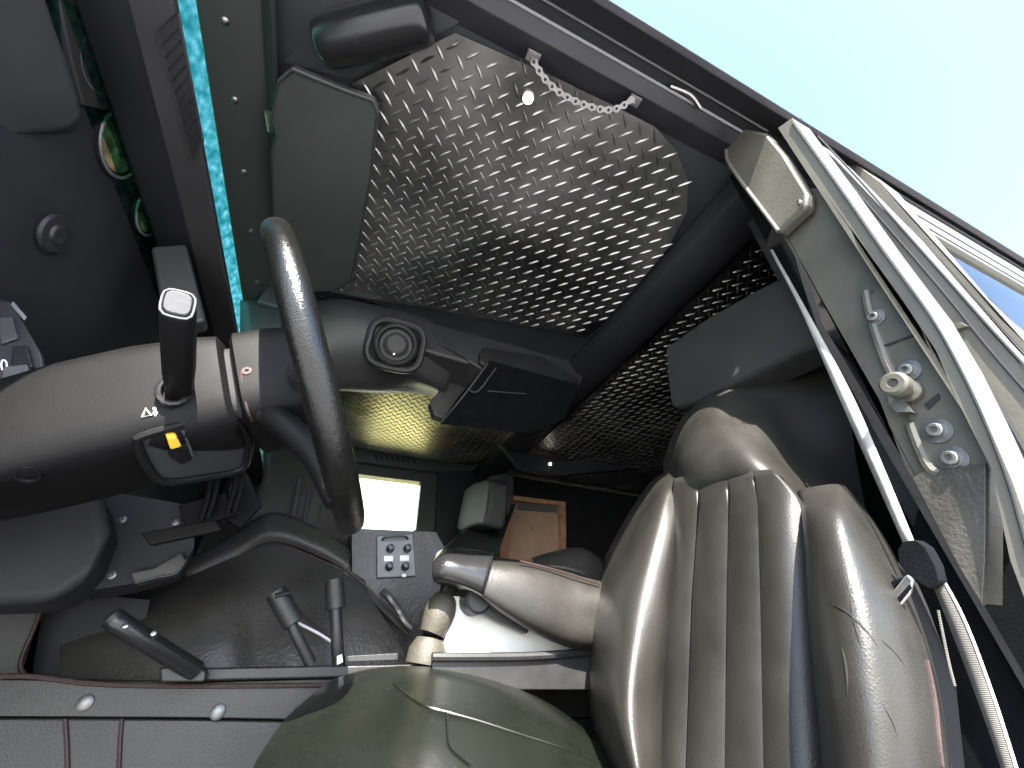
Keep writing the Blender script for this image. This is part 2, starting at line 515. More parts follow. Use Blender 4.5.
# door header along the roof edge: profile in Y,Z run along X
hd = thing('roof_rail', (0, 0.14, 0.80), 'long lilac grey roof rail with bright seals above the open driver door', 'roof rail')
def along(name, prof, m, x0, x1, parent, bev=0.0015, **k):
    return obj(name, prism([Vector((x0, y, z)) for y, z in prof], (x1 - x0, 0, 0)), m, parent, bevel=bev, **k)
along('gutter', [(0.0957, 0.735), (0.1055, 0.735), (0.138, 0.788), (0.138, 0.84), (0.113, 0.845)], 'gutter', -0.45, 2.6, hd)  # lip lowered to throw shade across the headrest
along('header', [(0.1615, 0.800), (0.185, 0.795), (0.222, 0.818), (0.222, 0.835), (0.1615, 0.835)], 'gutter', -0.45, 0.56, hd)
along('channel', [(0.139, 0.806), (0.161, 0.806), (0.161, 0.835), (0.139, 0.835)], 'dark', -0.45, 2.6, hd)
for y, r in ((0.1405, 0.0021), (0.1600, 0.0024)):
    pts = [Vector((x, y, 0.797 if x < .44 else 0.797 - (x - .44) * .02)) for x in (-.45, -.2, .1, .3, .44, .56)]
    obj('seal', tube(pts, r, 8), 'seal', hd)
# rubber clip on the header end
c = AZ(688, 92, .795)
obj('clip', tube([AZ(670, 86, .795), AZ(690, 95, .793), AZ(700, 108, .790)], .004, 8), 'steel', hd)

# ------------------------------------------------------------------ grab chain on the headliner edge
ch = thing('grab_chain', AZ(580, 95, .79), 'short metal link chain hanging along the near edge of the front headliner panel', 'chain')
cp = [AZ(x, y, z) for x, y, z in ((534, 62, .785), (545, 79, .775), (559, 92, .768), (575, 101, .764), (591, 107, .764), (606, 110, .766), (619, 108, .772), (631, 100, .780))]
cpp = catmull(cp, 8)
L = [0]
for a, b in zip(cpp, cpp[1:]): L.append(L[-1] + (b - a).length)
NL = 13
nodes = []
for k in range(NL + 1):
    d = L[-1] * k / NL
    i = max(j for j in range(len(L)) if L[j] <= d + 1e-9)
    i = min(i, len(cpp) - 2)
    nodes.append(cpp[i].lerp(cpp[i + 1], (d - L[i]) / (L[i + 1] - L[i])))
for k in range(NL):
    a, b = nodes[k], nodes[k + 1]
    t = (b - a).normalized()
    v = -((a + b) / 2).normalized()
    s_ = t.cross(v).normalized(); v = s_.cross(t).normalized()
    rw = .0056
    out = [a + (-t * math.cos(q) + s_ * math.sin(q)) * rw for q in [math.pi * (j / 6 - .5) for j in range(7)]] 
    out += [(a + b) / 2 + s_ * rw * .55]
    out += [b + (t * math.cos(q) - s_ * math.sin(q)) * rw for q in [math.pi * (j / 6 - .5) for j in range(7)]]
    out += [(a + b) / 2 - s_ * rw * .55]
    off = .0030 if k % 2 else .0012
    bm = prism([p + v * off for p in out], v * .0014)
    prism([p - v * (off + .0014) for p in out], v * .0014, bm)
    lk = obj('link', bm, 'dull_steel', ch, angle=30)
    obj('pin', lathe(a, v, [(-.0048, 0), (-.0048, .0024), (.0050, .0024), (.0054, .0012), (.0054, 0)], 12), 'dark', lk)
for p, q in ((533, 56), (634, 100)):
    c = AZ(p, q, .79)
    obj('bracket', frame_axes(c, (1, 0, 0), (0, 1, 0), .011, .008, -.006), 'dull_steel', ch, bevel=.0015)
    bolt(c - Vector((0, 0, .004)), (0, 0, -1), .004, .006, ch)

# small lit lamps
for (px, py, z, r, lab) in ((528, 98, .797, .0085, 'bright round lamp glowing on the diamond plate near the chain'),):
    c = AZ(px, py, z)
    t = thing('dome_lamp', c, lab, 'lamp', 'small lit cabin lamps')
    obj('bezel', lathe(c, (0, 0, -1), [(-.002, r * 1.35), (.002, r * 1.3), (.003, r * 1.05), (.001, r)], 20), 'steel', t)
    obj('lens', lathe(c, (0, 0, -1), [(0, r), (.003, r * .9), (.005, r * .5), (.0055, 0)], 20), 'lamp', t)

# ------------------------------------------------------------------ visor
vz = thing('sun_visor', AZ(320, 180, .775), 'dark green grey sun visor folded up against the front headliner', 'sun visor')
vo = px_outline([(270, 150), (275, 136), (270, 118), (277, 80), (292, 67), (318, 78), (346, 89), (374, 99), (379, 112), (371, 180), (361, 235), (351, 283), (338, 291), (307, 294), (279, 292), (274, 240)], 0.772)
obj('pad', prism(vo, (0, 0, .014)), 'visor', vz, bevel=.004, seg=3)
ins = [p.lerp(sum(vo, Vector()) / len(vo), .028) - Vector((0, 0, .0007)) for p in vo]
obj('seam', tube(ins, .0011, 6, closed=True, smooth=1), 'plastic', vz)
obj('hinge', tube([AZ(268, 112, .785), AZ(271, 131, .785)], .006, 10), 'dull_steel', vz)

# dark rounded housing at the front corner
hz = thing('roof_housing', AZ(375, 36, .79), 'dark rounded housing with glossy ends at the front corner above the sun visor', 'housing')
a, b = AZ(318, 46, .778), AZ(432, 18, .778)
obj('tube_body', tube([a, a.lerp(b, .1), a.lerp(b, .5), a.lerp(b, .9), b], lambda t: .030 * (1 - abs(2 * t - 1) ** 4) ** .5 + .003, 18), 'gloss_black', hz)
obj('collar', tube([a.lerp(b, .30), a.lerp(b, .34)], .0315, 20, smooth=1), 'plastic', hz, bevel=.001)
obj('mount_plate', prism(px_outline([(262, 80), (300, 45), (330, 8), (430, -18), (475, 8), (455, 25), (352, 80), (282, 62)], .815), (0, 0, .006)), 'shell', hz)

# ------------------------------------------------------------------ windshield: frame with rivets, glass
ws = thing('windshield', (-.36, 1, .6), 'narrow sliver of teal windshield glass beside its riveted green grey frame', 'windshield')
fr = [(-.262, .815), (-.285, .80), (-.345, .775), (-.352, .79), (-.352, .83), (-.262, .83)]
bm = prism([Vector((x, .10, z)) for x, z in fr], (0, 1.8, 0))
obj('frame', bm, 'green_vinyl', ws, bevel=.003)
bm = prism([Vector((x, .12, z)) for x, z in ((-.262, .8175), (-.246, .795), (-.252, .79), (-.272, .807))], (0, 1.75, 0))
obj('seal', bm, 'dark', ws, bevel=.003)
for px, py in ((225, 21), (235, 100), (244, 172), (251, 231), (257, 282)):
    d = ray(px, py)
    # on the slanted lower frame face from (-.285,.80) to (-.345,.775)
    n = Vector((.025, 0, -.06)).normalized()
    c = AP(px, py, Vector((-.315, 0, .7875)), n)
    obj('rivet', lathe(c, n, [(-.001, .0062), (.0015, .0055), (.0028, .003), (.003, .0012), (.0018, .001)], 14), 'steel', ws)
M['tint'] = glass('teal_glass', (0.68, 0.93, 1.0), 0.10, bumpy=True, ior=1.12)
bm = prism([Vector((-.348, .10, .79)), Vector((-.349, 1.85, .79)), Vector((-.53, 1.85, .36)), Vector((-.53, .10, .36))], (-.006, 0, .003))
obj('glass_pane', bm, 'tint', ws, smooth=False)
for y0, y1 in ((.09, .14), (1.86, 1.92)):
    bm = prism([Vector((-.30, y0, .82)), Vector((-.38, y0, .82)), Vector((-.60, y0, .30)), Vector((-.52, y0, .30))], (0, y1 - y0, 0))
    obj('pillar', bm, 'gutter', ws, bevel=.004)

# ------------------------------------------------------------------ dashboard
db = thing('dashboard', (-.42, .9, .2), 'black dashboard with gauges and a long vent running towards the far side', 'dashboard')
pr = [(-.43, .20), (-.425, .645), (-.330, .598), (-.293, .600), (-.298, .628), (-.42, .668), (-.50, .655), (-.52, .36), (-.74, .34), (-.74, .10), (-.52, .02)]
bm = prism([Vector((x, .20, z)) for x, z in pr], (0, 1.70, 0))
obj('body', bm, 'dark', db, bevel=.006, seg=3)
# rear lip face carrying the vent
lipn = Vector((.005, 0, -.037)).normalized()
bm = prism([Vector((-.334, .19, .5965)), Vector((-.290, .19, .5985)), Vector((-.290, 1.9, .5985)), Vector((-.334, 1.9, .5965))], (0, 0, .006))
obj('lip', bm, 'vinyl', db, bevel=.002)
vf = []
for px, py in ((157, 32), (178, 12), (203, 142), (192, 164)):
    vf.append(AP(px, py, Vector((-.31, 0, .5955)), Vector((.002, 0, -.044)).normalized()))
vent = obj('vent', tube(vf, .0016, 8, closed=True, smooth=1), 'vinyl', db)
obj('grille', prism(vf, (0, 0, .0015)), 'dark', vent)
for k in range(1, 12):
    t = k / 12
    obj('slat', tube([vf[0].lerp(vf[3], t), vf[1].lerp(vf[2], t)], .0011, 6), 'plastic', vent)
# gauges on the rear facing strip
for px, py, r in ((118, 144, .047), (147, 212, .040), (94, 62, .034)):
    c = AX(px, py, -.424)
    gg = obj('gauge', lathe(c, (1, 0, 0), [(-.004, r * 1.1), (.002, r * 1.1), (.004, r * 1.02), (.004, r * .9), (.001, r * .88)], 28), 'gloss_black', db)
    obj('dial', lathe(c, (1, 0, 0), [(.0, r * .87), (.0022, r * .86), (.0028, 0)], 28), 'dial', gg)
    obj('bezel', tube([c + Vector((.004, math.cos(q) * r, math.sin(q) * r)) for q in [2 * math.pi * k / 24 for k in range(24)]], .0024, 6, closed=True, smooth=1), 'pale_grey', gg)
for px, py in ((174, 214), (181, 238), (186, 257)):
    c = AP(px, py, Vector((-.366, 0, .6205)), Vector((.047, 0, -.072)).normalized())
    obj('screw', lathe(c, Vector((.047, 0, -.072)), [(-.002, .006), (.002, .005), (.003, .002), (.0015, .001)], 12), 'steel', db)
# instrument hood at upper left
_a, _b, _c = AY(0, 137, .42), AY(76, 124, .42), AY(46, 0, .28)
_n = (_b - _a).cross(_c - _a).normalized()
bm = prism([AP(px, py, _a, _n) for px, py in ((-120, 150), (0, 137), (60, 129), (76, 124), (83, 114), (79, 96), (46, 0), (30, -60), (-140, -80))], (-.04, .05, .04))
obj('hood', bm, 'vinyl', db, bevel=.012, seg=5)
# side strip beside the hood (vertical edge trim with three warning lamps)
st = prism([AX(*q, -.418) for q in ((58, -10), (78, -10), (108, 96), (122, 110), (112, 112), (84, 106), (72, 60))], (-.02, 0, 0))
obj('side_panel', st, 'vinyl', db, bevel=.003)
for px, py in ((87, 12), (91, 36)):
    c = AX(px, py, -.4175)
    obj('indicator', lathe(c, (1, 0, 0), [(-.002, .008), (.001, .0075), (.002, .0)], 14), 'steel', db)
# round knob on lower dash face
c = AX(53, 233, -.423)
kn = obj('knob', lathe(c, (1, 0, -.1), [(0, .026), (.003, .027), (.006, .024), (.006, .014), (.009, .012), (.010, .009), (.009, .005)], 26), 'plastic', db)
# lower knee panel
bm = prism([AY(x, y, .70) for x, y in ((-60, 478), (60, 486), (104, 494), (110, 530), (92, 574), (58, 598), (30, 604), (-60, 607))], (-.02, .12, 0))
obj('knee_panel', bm, 'dark', db, bevel=.020, seg=4)
bm = prism([AY(x, y, .78) for x, y in ((96, 490), (150, 498), (196, 506), (194, 548), (180, 572), (130, 584), (80, 592))], (-.02, .10, 0))
obj('knee_panel', bm, 'dark', db, bevel=.008, seg=3)
obj('knee_strip', prism([AY(x, y, .765) for x, y in ((128, 572), (158, 566), (182, 552), (186, 560), (176, 574), (134, 584))], (0, .02, 0)), 'vinyl', db, bevel=.003)
for q in ((122, 520), (176, 522), (112, 575)):
    obj('screw', lathe(AY(*q, .779), (0, -1, 0), [(0, .006), (.002, .0055), (.003, .003), (.0015, .002)], 12), 'dull_steel', db)
obj('knee_trim', tube([AY(135, 583, .764), AY(158, 577, .763), AY(176, 573, .764), AY(186, 560, .764)], .0015, 8), 'vinyl', db)
# bracket plates under the column
for pts, y, m in (([(140, 533), (216, 519), (222, 530), (150, 545)], .665, 'column'), ([(178, 505), (226, 492), (236, 515), (185, 528)], .76, 'column'),
                  ([(228, 486), (246, 470), (262, 505), (240, 528), (226, 520)], .80, 'column')):
    obj('bracket', prism([AY(a, b, y) for a, b in pts], (0, .01, 0)), m, db, bevel=.002)
for px, py in ((210, 492), (217, 490), (236, 486), (243, 484)):
    obj('cable', tube([AY(px, py - 22, .76), AY(px - 1, py, .74), AY(px - 9, py + 28, .75)], .004, 8), 'column', db)
# windshield-side mount rising behind the stalk
obj('pad', prism([AY(150, 246, .62), AY(186, 243, .62), AY(206, 320, .62), AY(165, 330, .62)], (0, .03, 0)), 'vinyl', db, bevel=.006)

# headlamp switch panel
sp = thing('switch_box', AY(35, 400, .55), 'small black switch box with grey toggles and a headlamp symbol left of the steering column', 'switch box')
bm = prism([AY(x, y, .52) for x, y in ((-40, 292), (12, 300), (44, 356), (56, 430), (52, 446), (14, 424), (-40, 400))], (-.02, .07, 0))
bx_ = obj('housing', bm, 'plastic', sp, bevel=.004)
def slot(pts, y, m, d=-.008, nm='toggle', bev=.0015):
    return obj(nm, prism([AY(a, b, y) for a, b in pts], (0, d, 0)), m, sp, bevel=bev)
slot([(10, 374), (34, 371), (38, 388), (32, 398), (8, 394)], .52, 'grey', -.014)
slot([(16, 350), (31, 349), (37, 371), (14, 374)], .52, 'gloss_black', -.008)
slot([(44, 379), (62, 377), (64, 390), (46, 392)], .525, 'grey', -.012)
slot([(0, 320), (14, 318), (20, 340), (2, 346)], .52, 'vinyl', -.004)
slot([(36, 404), (48, 402), (50, 412), (38, 412)], .52, 'pale_grey', -.003)
slot([(14, 302), (28, 318), (25, 322), (11, 306)], .52, 'pale_grey', -.003, 'indicator')
# headlamp symbol (a D with beams)
dsy = [AY(3 + 4 * math.cos(q) * (1 if math.cos(q) > 0 else .4), 365 + 5 * math.sin(q), .5175) for q in [2 * math.pi * k / 16 for k in range(16)]]
obj('symbol', tube(dsy, .0008, 6, closed=True, smooth=1), 'white', sp)
for px, py in ((-3, 361), (-3, 365), (-3, 369)):
    obj('symbol', tube([AY(px, py, .5175), AY(px - 6, py + .6, .5175)], .0006, 6), 'white', sp)

# ------------------------------------------------------------------ steering column and wheel
WC = Vector((-.07, .50, .30))
WN = Vector((.893, -.130, .431)).normalized()
WV = WN.cross(Vector((0, 1, 0)))
WV = (ZZ - WN * ZZ.dot(WN)).normalized()       # up in the wheel plane
WU = WV.cross(WN).normalized()                 # across
if WU.y < 0: WU = -WU
def ring_loft(stations, n=40, power=5.0):
    bm = bmesh.new()
    rings = []
    for t, a, b, dv in stations:
        c = WC - WN * t + WV * dv
        r = []
        for k in range(n):
            q = 2 * math.pi * k / n
            cx_, sx_ = math.cos(q), math.sin(q)
            s = (abs(cx_) ** power + abs(sx_) ** power) ** (-1 / power)
            r.append(bm.verts.new(c + WU * (.92 * a * s * cx_) + WV * (.92 * b * s * sx_)))
        rings.append(r)
    for p, q in zip(rings, rings[1:]):
        for k in range(n): bm.faces.new((p[k], p[(k + 1) % n], q[(k + 1) % n], q[k]))
    bm.faces.new(rings[0])
    bm.faces.new(rings[-1][::-1])
    return bm
sc = thing('steering_column', WC - WN * .2, 'thick black steering column with yellow hazard switch and warning triangle mark', 'steering column')
shroud = obj('shroud', ring_loft([(.078, .056, .060, 0), (.082, .064, .068, 0), (.10, .066, .070, 0), (.16, .066, .071, 0), (.22, .064, .068, -.004), (.27, .060, .062, -.008), (.33, .052, .052, -.012), (.40, .044, .044, -.015), (.52, .036, .036, -.015)]), 'column', sc, angle=50)
hub = obj('hub_cover', ring_loft([(.004, .058, .060, 0), (.008, .064, .066, 0), (.03, .066, .068, 0), (.066, .066, .068, 0), (.070, .060, .062, 0)]), 'column', sc, angle=40)
obj('groove', ring_loft([(.066, .050, .054, 0), (.085, .050, .054, 0)]), 'dark', sc)
T = [bvh(shroud), bvh(hub)]
def on(px, py, lift=0.0): return hit(T, px, py, lift)
# pocket with hazard switch: rim on the surface and dark inset
pk = [(136, 440), (146, 432), (170, 429), (205, 424), (232, 420), (244, 432), (246, 452), (236, 462), (200, 468), (165, 471), (150, 466)]
pts = [h for h in (on(x, y, .0005) for x, y in pk) if h]
cn = sum((h[1] for h in pts), Vector()).normalized()
pp = [h[0] for h in pts]
ctr = sum(pp, Vector()) / len(pp)
flat = [p - cn * (p - ctr).dot(cn) + cn * .006 for p in pp]
pocket = obj('pocket', tube(flat, .0042, 8, closed=True, smooth=3), 'column', sc)
obj('pocket_floor', prism([p - cn * .002 for p in flat], -cn * .014), 'dark', pocket)
def onpk(px, py, up=0.0): return AP(px, py, ctr + cn * (.004 + up), cn)
hz_ = obj('hazard_switch', prism([onpk(*q) for q in ((164, 431), (174, 430), (179, 440), (168, 443))], cn * .012), 'yellow', sc, bevel=.0015)
obj('lever', prism([onpk(*q) for q in ((168, 445), (186, 440), (191, 456), (180, 461), (168, 453))], cn * .007), 'column', sc, bevel=.0015)
obj('slider', prism([onpk(*q) for q in ((180, 428), (183, 427), (193, 452), (190, 454))], cn * .007), 'vinyl', sc, bevel=.001)
for q in ((229, 437),):
    c = onpk(*q)
    obj('lock_barrel', lathe(c, cn, [(-.004, .013), (.004, .012), (.005, .010), (-.002, .009), (-.002, 0)], 20), 'column', sc)
    obj('lock_face', lathe(c - cn * .003, cn, [(0, .007), (.002, .006), (.003, 0)], 16), 'dull_steel', sc)
c, n = on(28, 475)
obj('screw_well', lathe(c, n, [(-.001, .009), (.0008, .0085), (.0008, .007), (-.001, .006), (-.001, 0)], 18), 'column', sc)
c, n = on(247, 371)
obj('screw', lathe(c, n, [(0, .0055), (.001, .005), (.001, .002), (-.001, .002)], 14), 'red_stitch', sc)
obj('seam', tube([on(241, 372, .0004)[0], on(247, 408, .0004)[0], on(253, 421, .0004)[0]], .0013, 6), 'red_stitch', sc)
# warning triangle and arrow
def mark(pts, r=.0011, closed=True):
    P = [on(x, y, .0006)[0] for x, y in pts]
    return obj('symbol', tube(P, r, 6, closed=closed, smooth=1), 'white', sc)
mark([(142.5, 417), (151.5, 415.5), (146, 409)])
mark([(154.5, 408), (155.5, 413)], .0013, False)
mark([(153.6, 413), (155.8, 416.5), (157.6, 412.4)], .0008)
# indicator stalk
sk = thing('indicator_stalk', AY(185, 385, .46), 'black indicator stalk with grey end button rising from the steering column', 'stalk')
b0, b1 = on(180, 390)[0], AY(178, 304, .335)
ax = (b1 - b0).normalized()
s1 = ax.cross(Vector((1, 0, .2))).normalized()
s2 = ax.cross(s1).normalized()
def rr(c, a, b, n=20, pw=4):
    o_ = []
    for k in range(n):
        q = 2 * math.pi * k / n
        s = (abs(math.cos(q)) ** pw + abs(math.sin(q)) ** pw) ** (-1 / pw)
        o_.append(c + s1 * a * s * math.cos(q) + s2 * b * s * math.sin(q))
    return o_
bm = bmesh.new()
n2 = (ax - b1.normalized() * 1.1).normalized()
def tilt(P, c, f):
    return [p - ax * ((p - c).dot(n2) / ax.dot(n2) * f) for p in P]
rings = [[bm.verts.new(p) for p in tilt(rr(b0.lerp(b1, t), a, a * .95), b0.lerp(b1, t), max(0, min(1, (t - .5) / .45)))] for t, a in ((-.1, .0118), (.1, .0118), (.3, .0130), (.6, .0130), (.96, .0124), (.99, .0116), (1.0, .0105))]
for p, q in zip(rings, rings[1:]):
    for k in range(20): bm.faces.new((p[k], p[(k + 1) % 20], q[(k + 1) % 20], q[k]))
bm.faces.new(rings[-1]); bm.faces.new(rings[0][::-1])
obj('arm', bm, 'column', sk, angle=50)
obj('end_rim', tube(tilt(rr(b1 + ax * .0005, .0110, .0110), b1, 1), .0009, 6, closed=True, smooth=1), 'pale_grey', sk)
obj('button', prism(tilt(rr(b1 - ax * .001, .0090, .0090), b1 - ax * .001, 1), ax * .003), 'grey', sk, bevel=.0008)
c, n = on(176, 391)
obj('boot', tube([c + s1 * .018 * math.cos(q) + s2 * .013 * math.sin(q) + n * .003 for q in [2 * math.pi * k / 16 for k in range(16)]], .003, 8, closed=True, smooth=1), 'gloss_black', sk)

# wheel
sw = thing('steering_wheel', WC, 'thick black leather steering wheel seen almost edge on', 'steering wheel')
RW = .182
rim = [WC + WN * .006 + (WU * math.cos(q) + WV * math.sin(q)) * RW for q in [2 * math.pi * k / 64 for k in range(64)]]
obj('rim', tube(rim, .0160, 18, closed=True, smooth=1), 'rim_leather', sw)
for ang in (-25, 205, 90):
    e = WU * math.cos(R(ang)) + WV * math.sin(R(ang))
    p0, p1 = WC + WN * .004 + e * .03, WC + WN * .006 + e * RW * .98
    obj('spoke', tube([p0, p0.lerp(p1, .35) - WN * .006, p0.lerp(p1, .75) + WN * .004, p1], lambda t: .021 - .007 * t, 14), 'plastic', sw)
obj('spoke', tube([AY(256, 410, .475), AY(283, 424, .458), AY(314, 454, .447), AY(338, 502, .44)], lambda t: .0165 - .004 * t, 14), 'column', sw)
obj('hub', lathe(WC - WN * .004, WN, [(0, .05), (.022, .05), (.030, .044), (.032, 0)], 32), 'plastic', sw)

# ------------------------------------------------------------------ overhead console
oc = thing('overhead_console', (0.3, 1.0, .70), 'grey overhead console with a round speaker and an open bin door under the roof', 'overhead console')
top = .80
bm = surf([[AY(240, 300, .93), AY(300, 300, .92), AY(340, 297, .885), AY(390, 305, .885), AY(425, 309, .885), AY(460, 320, .92)],
           [AY(240, 330, .90), AY(300, 325, .90), AY(340, 318, .88), AY(385, 328, .88), AY(425, 335, .90), AY(462, 345, .95)],
           [AY(240, 370, .93), AY(300, 360, .93), AY(345, 352, .92), AY(390, 360, .93), AY(420, 375, .96), AY(448, 385, .99)],
           [AY(240, 400, 1.02), AY(300, 390, 1.02), AY(340, 388, 1.02), AY(380, 390, 1.03), AY(420, 390, 1.05), AY(445, 396, 1.06)],
           [AY(240, 405, 1.10), AY(300, 394, 1.10), AY(340, 391, 1.10), AY(380, 393, 1.10), AY(420, 394, 1.10), AY(445, 400, 1.12)]], 6, 6)
obj('front_shell', bm, 'vinyl', oc, solid=-.008)
obj('core', prism([Vector((x, .905, z)) for x, z in ((-.3, .82), (-.3, .74), (.12, .72), (.56, .70), (.60, .82))], (0, .22, 0)), 'vinyl', oc, bevel=.01)
# speaker in rounded bezel
sc_c = AY(396, 345, .885)
sn = (-(ray(396, 345).normalized()) * .6 + Vector((0, -.55, -.25))).normalized()
spk = obj('speaker', lathe(sc_c, sn, [(-.02, .058), (.006, .058), (.013, .054), (.014, .047), (.006, .043), (.004, .036), (.010, .028), (.014, .018), (.010, .010), (.012, 0)], 36), 'plastic', oc, angle=60)
su = sn.cross(ZZ).normalized(); sv = su.cross(sn).normalized()
bez = [sc_c - sn * .004 + su * (.069 * math.cos(q) / (abs(math.cos(q)) ** 3.5 + abs(math.sin(q)) ** 3.5) ** (1 / 3.5)) + sv * (.062 * math.sin(q) / (abs(math.cos(q)) ** 3.5 + abs(math.sin(q)) ** 3.5) ** (1 / 3.5)) for q in [2 * math.pi * k / 32 for k in range(32)]]
obj('bezel', tube(bez, .010, 10, closed=True, smooth=1), 'plastic', spk)
obj('highlight_cap', lathe(sc_c + sn * .010 + sv * -.026, sn, [(0, .004), (.002, .003), (.003, 0)], 10), 'chrome', spk)
# rear block with the bin
bm = prism([AY(x, y, .90) for x, y in ((425, 310), (447, 306), (500, 320), (583, 337), (590, 362), (578, 388), (560, 392), (490, 374), (470, 362), (458, 352), (440, 345))], (0, .22, .0))
obj('block', bm, 'vinyl', oc, bevel=.012, seg=4)
bm = prism([AY(x, y, .885) for x, y in ((480, 352), (484, 347), (540, 356), (578, 378), (579, 388), (486, 366), (480, 362))], (0, .03, -.004))
obj('bin_edge', bm, 'plastic', oc, bevel=.004)
bm = prism([AY(490, 361, .86), AY(579, 385, .86), AY(564, 420, .94), AY(530, 434, .98), AY(441, 424, .98), AY(458, 400, .93)], (0, .012, .012))
bd = obj('bin_door', bm, 'void', oc, bevel=.003)
obj('door_rail', tube([AY(488, 363, .855), AY(472, 385, .90), AY(457, 404, .93), AY(440, 424, .975)], .0025, 8), 'vinyl', bd)
obj('door_rail', tube([AY(496, 368, .86), AY(478, 391, .895), AY(467, 389, .895)], .0022, 8), 'vinyl', bd)
obj('slot', tube([AY(488, 391, .893), AY(526, 394, .893)], .0016, 6), 'vinyl', bd)
obj('side_arm', prism([AY(x, y, 1.02) for x, y in ((430, 402), (448, 380), (466, 378), (486, 365), (478, 378), (458, 398), (446, 420), (434, 415))], (0, .03, 0)), 'vinyl', oc, bevel=.004)

# ------------------------------------------------------------------ driver seat
ST = thing('driver_seat', (.25, .50, -.15), 'large black leather driver seat with pleated sunlit backrest beside the door pillar', 'seat', 'front leather seats')
BN = Vector((-1, 0, .28)).normalized()
BP = Vector((.425, .5, 0))
def B(px, py, off=0.0): return AP(px, py, BP + BN * off, BN)
rowsY = [400, 440, 487, 520, 560, 620, 690, 768, 850]
def lerp_tab(tab, y):
    for (y0, x0), (y1, x1) in zip(tab, tab[1:]):
        if y <= y1:
            t = (y - y0) / (y1 - y0)
            return x0 + (x1 - x0) * t
    return tab[-1][1]
# pleated insert
Ledge = [(480, 684), (500, 683), (560, 681), (640, 674), (768, 668), (860, 664)]
Redge = [(480, 782), (512, 796), (600, 803), (700, 809), (768, 814), (860, 822)]
V1 = [(480, 708), (512, 708.5), (600, 703), (768, 700), (860, 697)]
V2 = [(480, 738), (512, 740.5), (600, 740), (768, 741), (860, 742)]
V3 = [(480, 764), (512, 770.7), (600, 775), (768, 781), (860, 788)]
bm = bmesh.new()
grid = []
NR = 60
for i in range(NR):
    y = 484 + (870 - 484) * i / (NR - 1)
    xs = [lerp_tab(t, y) for t in (Ledge, V1, V2, V3, Redge)]
    row = []
    slope_top = 1.0
    for s in range(4):
        for k in range(12 if s < 3 else 13):
            t = k / 12
            x = xs[s] + (xs[s + 1] - xs[s]) * t
            bul = (math.sin(math.pi * t)) ** .65 * .0085
            jy = y + (8 * (1 - (x - 684) / 110) if i < 1 else 0)
            row.append(bm.verts.new(B(x, y - (x - 684) * .06 * max(0, 1 - i / 8), bul * min(1, i / 9) - .003 * max(0, 1 - i / 6))))
    grid.append(row)
for a, b in zip(grid, grid[1:]):
    for k in range(len(a) - 1): bm.faces.new((a[k], a[k + 1], b[k + 1], b[k]))
backrest = obj('backrest', bm, 'pleat_leather', ST, solid=.02, angle=60)
# left bolster
def rowB(*pts): return [B(*p) for p in pts]
bm = surf([rowB((668, 470, -.12), (668, 472, -.06), (672, 476, -.01), (679, 482, .0), (685, 486, -.006)),
           rowB((648, 485, -.14), (650, 487, -.05), (660, 492, .025), (675, 498, .016), (684, 502, -.006)),
           rowB((620, 528, -.16), (622, 530, -.05), (640, 532, .05), (668, 534, .038), (683, 540, -.006)),
           rowB((596, 580, -.18), (599, 582, -.04), (622, 585, .07), (660, 590, .05), (680, 592, -.006)),
           rowB((585, 640, -.18), (588, 640, -.03), (614, 645, .08), (652, 648, .058), (676, 650, -.006)),
           rowB((586, 700, -.18), (590, 700, -.03), (614, 705, .085), (648, 708, .06), (672, 710, -.006)),
           rowB((603, 768, -.18), (607, 768, -.02), (628, 768, .085), (652, 768, .06), (669, 768, -.006)),
           rowB((640, 860, -.18), (644, 860, -.02), (652, 860, .07), (660, 860, .05), (667, 862, -.006))], 6, 6)
obj('bolster', bm, 'leather', ST, angle=80)
# near bolster
bm = surf([rowB((797, 492, -.03), (806, 488, -.02), (838, 484, -.04), (850, 491, -.09), (856, 498, -.14)),
           rowB((798, 512, -.04), (806, 510, .03), (842, 506, .03), (866, 514, -.04), (874, 520, -.14)),
           rowB((802, 560, -.045), (810, 558, .045), (852, 554, .050), (886, 552, -.02), (895, 556, -.14)),
           rowB((804, 620, -.045), (815, 620, .052), (866, 614, .060), (910, 605, -.01), (916, 610, -.14)),
           rowB((810, 690, -.045), (824, 690, .055), (878, 684, .063), (930, 670, -.005), (936, 674, -.14)),
           rowB((815, 768, -.045), (833, 768, .055), (890, 764, .063), (944, 752, -.005), (950, 756, -.14)),
           rowB((822, 870, -.045), (846, 870, .06), (900, 868, .06), (954, 860, -.005), (960, 862, -.14))], 6, 6)
near_b = obj('bolster', bm, 'leather', ST, angle=80)
# head pad (upper back) above the seam
bm = surf([rowB((690, 404, -.10), (702, 397, -.07), (718, 388, -.07), (745, 372, -.10), (790, 346, -.14), (840, 326, -.18)),
           rowB((672, 436, -.09), (686, 424, -.015), (714, 414, -.008), (748, 412, -.06), (790, 410, -.12), (848, 400, -.17)),
           rowB((664, 462, -.10), (682, 455, .014), (722, 448, .022), (760, 450, -.005), (796, 456, -.10), (856, 458, -.16)),
           rowB((664, 478, -.10), (682, 482, .012), (726, 480, .018), (772, 474, .004), (808, 484, -.07), (862, 490, -.15)),
           rowB((668, 490, -.10), (684, 500, -.004), (728, 496, -.004), (780, 488, -.006), (812, 504, -.06), (868, 520, -.15))], 8, 8)
obj('head_pad', bm, 'leather', ST, angle=80)
sm = catmull([B(685, 500, .006), B(705, 498, .009), B(740, 494, .009), B(778, 488, .006)], 10)
obj('seam', tube(sm, .0022, 8, smooth=1), 'leather', ST)
bm = bmesh.new()
